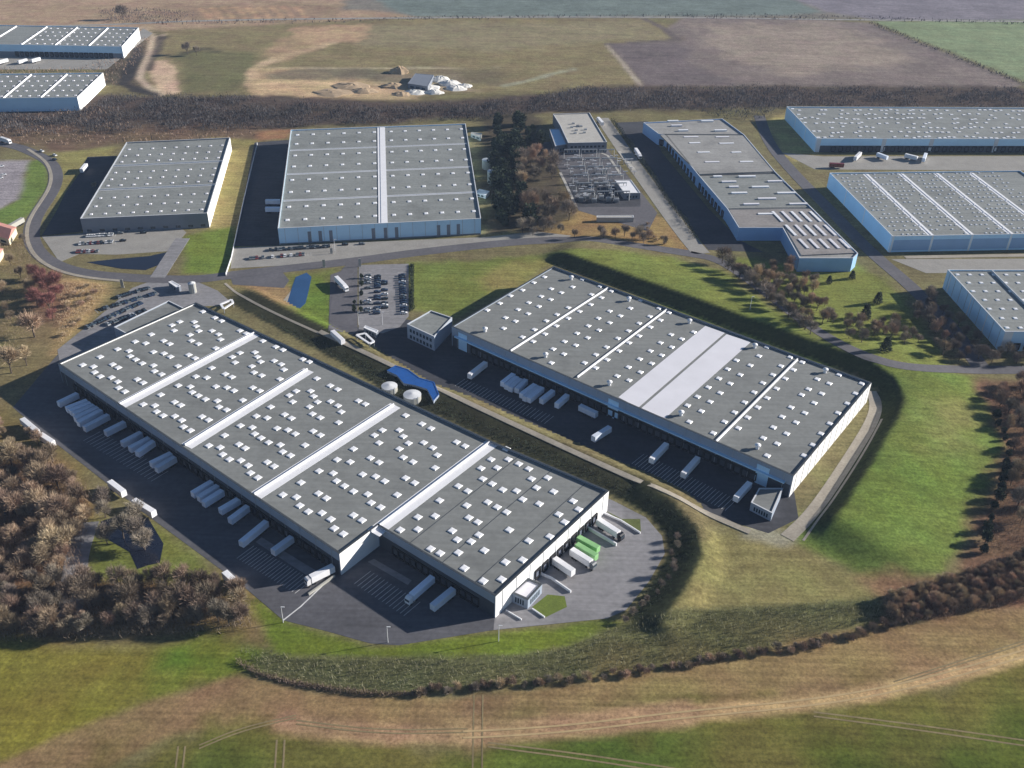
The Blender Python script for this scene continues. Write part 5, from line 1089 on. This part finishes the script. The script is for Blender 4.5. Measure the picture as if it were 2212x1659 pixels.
wood([(1240,1280),(1345,1330),(1350,1352),(1230,1392)], 0, ['twig_g'], 0.8, '', '')
for k in range(12):
    a = k/11; px = np.interp(a, [0, .5, 1], [1462, 1440, 1352]), np.interp(a, [0, .5, 1], [1165, 1262, 1345])
    plant('sapling', 'twig_g', (px[0]+RT_.uniform(-5, 8), px[1]), 0.42, 'slim bare tree on the dark bank curving round the lit loading yard', 'slim trees on the bank')
plant('bare_tree', 'twig_g', (266,42), 1.8, 'large round grey tree behind the white end wall at the top left', None); plant('bare_tree', 'twig_g', (205,408), 0.8, 'bare tree at the head of the dark yard by the curved road', None)
plant('bare_tree', 'twig_g', (405,118), 1.2, 'lone dark tree on the far meadow right of the sandy track', None)
plant('bare_tree', 'twig_g', (425,120), 1.0, 'lone dark tree on the far meadow, right neighbour of the first', None)
# far belts of wood and thickets that read as one mass
def mass(name, label, px, n, m, hgt, wid, ln, seed, cat, clump=1, spread=2.2):
    poly = [g(p)[:2] for p in px]; A = np.array(poly); lo, hi = A.min(0), A.max(0); rg = np.random.RandomState(seed); mb = MB(); pts = []
    while len(pts) < n:
        q = lo+(hi-lo)*rg.rand(4000, 2); pts += list(q[inside(q, poly)])
    pts = np.array(pts[:n]); zz = zf(pts); big = 0.55+0.9*(vnoise(pts, 16, seed)+0.5)
    for (x, y), z, b in zip(pts, zz, big):
        if name == 'far_wood' and b < 0.93 and rg.rand() < 0.85: continue
        for _ in range(clump):
            h = hgt*b*rg.uniform(.5, 1.05); px_, py_ = x+rg.normal(0, spread), y+rg.normal(0, spread); l = rg.uniform(*ln); d = np.array([rg.normal(0, .45), rg.normal(0, .45), 1.0]); d /= np.linalg.norm(d)
            s = np.array([rg.normal(), rg.normal(), rg.normal(0, .4)]); s /= np.linalg.norm(s); s *= rg.uniform(*wid); p0 = np.array([px_, py_, z+max(0, h-l)*rg.uniform(.25, 1)])
            mb.add([p0-s*.5, p0+s*.5, p0+d*l+s*.25, p0+d*l-s*.25], [(0, 1, 2, 3)])
    o = obj(name, mb, M[m]); tag(o, label, cat, kind='stuff')
mass('far_wood', 'dark belt of bare wood across the picture behind the left and middle warehouses', [(-80,232),(0,246),(110,262),(215,232),(235,212),(420,212),(560,214),(700,232),(900,236),(1060,224),(1190,208),(1200,238),(1050,262),(900,266),(640,276),(500,284),(250,290),(-80,290)], 5600, 'twig_far', 6.5, (0.2, 0.6), (1.0, 2.6), 21, 'wood', 5, 2.4)
mass('far_wood', 'dark belt of bare wood across the picture behind the right warehouses', [(1190,208),(1270,190),(1400,196),(1700,194),(2000,196),(2340,196),(2340,240),(1690,236),(1640,262),(1560,258),(1500,240),(1200,240)], 4600, 'twig_far', 6.5, (0.2, 0.6), (1.0, 2.6), 22, 'wood', 5, 2.4)
mass('far_hedge', 'dark hedge line along the far country road', [(330,46),(740,44),(910,36),(1390,32),(1700,32),(1960,40),(2330,52),(2330,58),(1900,46),(1390,38),(910,43),(740,50),(330,54)], 900, 'twig_far', 4, (0.5, 1.2), (1.5, 3), 23, 'hedge', 1, 1.5)
mass('far_hedge', 'hedge line climbing along the ploughed field at the top right', [(1882,48),(1990,90),(2120,140),(2225,184),(2225,190),(2110,146),(1985,96),(1876,52)], 500, 'twig_far', 3.5, (0.4, 1.0), (1.2, 2.5), 24, 'hedge', 1, 1.5)
mass('rough_scrub', 'brown scrub strip between far wood and left warehouses', [(-60,262),(240,228),(255,250),(300,286),(560,288),(500,300),(250,312),(60,312),(-60,305)], 1300, 'twig_b', 3.5, (0.3, 0.8), (1.0, 2.4), 25, 'scrub', 1, 2)
mass('rough_scrub', 'brown scrub between the two white ended warehouses at the top left', [(-60,150),(150,150),(240,130),(310,80),(325,90),(240,200),(225,175),(120,160),(-60,165)], 700, 'twig_b', 4, (0.3, 0.8), (1.0, 2.4), 26, 'scrub', 1, 2)
mass('undergrowth', 'straw coloured brush on the tan slope left of the left car park', [(134,612),(228,616),(215,650),(160,712),(128,752),(124,690)], 3600, 'twig_o', 1.5, (0.06, 0.18), (0.6, 1.5), 35, 'brushwood', 1, 0.8)
mass('undergrowth', 'brown brush on the rough ground at the left edge below the curved road', [(-60,510),(52,512),(90,570),(125,590),(64,600),(70,700),(20,760),(-60,800)], 3600, 'twig_b', 1.4, (0.06, 0.18), (0.6, 1.5), 36, 'brushwood', 1, 1.2)
mass('hedge', 'low dark hedge added as the shade line at the foot of the thicket', [(512,1424),(560,1452),(640,1474),(800,1497),(905,1496),(905,1503),(800,1505),(640,1483),(560,1461),(512,1434)], 2200, 'twig_d', 1.9, (0.08, 0.25), (0.6, 1.4), 43, 'hedge', 1, 0.4)  # dark stems put in as a shade line along the bank foot
mass('rough_scrub', 'grey brown scrub behind the white ended warehouse at the top left', [(215,22),(330,20),(420,34),(380,50),(300,52),(225,50)], 900, 'twig_far', 5, (0.3, 0.8), (1.0, 2.6), 44, 'scrub', 1, 2)
mass('hedge', 'dark clipped hedge along the service road below the utility building', [(1318,262),(1362,321),(1393,365),(1439,435),(1478,485),(1500,518),(1508,516),(1487,482),(1448,432),(1402,362),(1371,318),(1327,261)], 3600, 'ever', 3.2, (0.2, 0.5), (0.5, 1.1), 41, 'hedge', 1, 0.3)
mass('hedge', 'dark hedge along the right side of the central car park', dpt(P6, (1815,330),(1845,328),(1850,750),(1815,760)), 1600, 'ever', 2.6, (0.2, 0.5), (0.5, 1.0), 42, 'hedge', 1, 0.3)
mass('undergrowth', 'brown brushwood covering the ground of the left wood', [(-60,985),(60,975),(125,1000),(185,1055),(196,1112),(165,1240),(-60,1272)], 17000, 'twig_b', 5.0, (0.05, 0.16), (0.8, 2.2), 31, 'brushwood', 1, 1)
mass('undergrowth', 'dark brushwood covering the ground of the lower left wood', [(-60,1275),(200,1255),(330,1250),(470,1262),(540,1305),(550,1362),(400,1372),(-60,1390)], 15000, 'twig_d', 5.0, (0.05, 0.16), (0.8, 2.2), 32, 'brushwood', 1, 1)
mass('undergrowth', 'ochre brushwood between the shrubs of the thick hedge', [(1912,1290),(2040,1252),(2235,1190),(2235,1295),(2090,1322),(1960,1348),(1920,1338)], 15000, 'twig_o', 3.4, (0.05, 0.14), (0.7, 2.0), 33, 'brushwood', 1, 1)
mass('undergrowth', 'brown brushwood on the ground of the wood at the right edge', [(2125,835),(2260,828),(2260,1180),(2120,1200),(2185,1000),(2185,940)], 8000, 'twig_b', 3.0, (0.05, 0.16), (0.7, 1.8), 34, 'brushwood', 1, 1)
mass('planted_thicket', 'grey brown thicket of young stems on the bank below the lit yard', [(522,1398),(620,1418),(900,1424),(1100,1420),(1240,1396),(1350,1352),(1500,1318),(1900,1296),(1908,1338),(1700,1385),(1500,1428),(1200,1468),(1000,1484),(800,1494),(640,1470),(560,1450)], 8500, 'reed', 2.0, (0.06, 0.18), (0.7, 1.8), 27, 'thicket', 1, 0.8)
mass('bank_scrub', 'dark scrub on the bank between the two long warehouses', [(520,664),(720,771),(860,862),(960,898),(1065,948),(1190,1002),(1325,1066),(1405,1108),(1446,1160),(1450,1200),(1412,1265),(1350,1336),(1370,1340),(1450,1280),(1500,1200),(1515,1140),(1400,1060),(1000,890),(740,755)], 3600, 'ever', 0.9, (0.15, 0.4), (0.4, 1.0), 28, 'scrub', 1, 0.8)
print('things planted', NT[0], 'objects', len(bpy.data.objects))

# ------------------------------------------------------------------ air
hz = MB(); hz.prism([(-6300, -900), (6300, -900), (6300, 9300), (-6300, 9300)], -2.0, 285.0, bottom=True)
hm = bpy.data.materials.new('haze_air'); hm.use_nodes = True; hn = hm.node_tree; hn.nodes.clear()
ho = hn.nodes.new('ShaderNodeOutputMaterial'); hv = hn.nodes.new('ShaderNodeVolumePrincipled'); hv.inputs['Color'].default_value = (0.5, 0.66, 0.95, 1); hv.inputs['Density'].default_value = 0.000065; hv.inputs['Anisotropy'].default_value = 0.0
hn.links.new(hv.outputs[0], ho.inputs['Volume'])
hzo = obj('haze', hz, hm); hzo['kind'] = 'stuff'; hzo['label'] = 'thin pale blue haze over the whole plain'
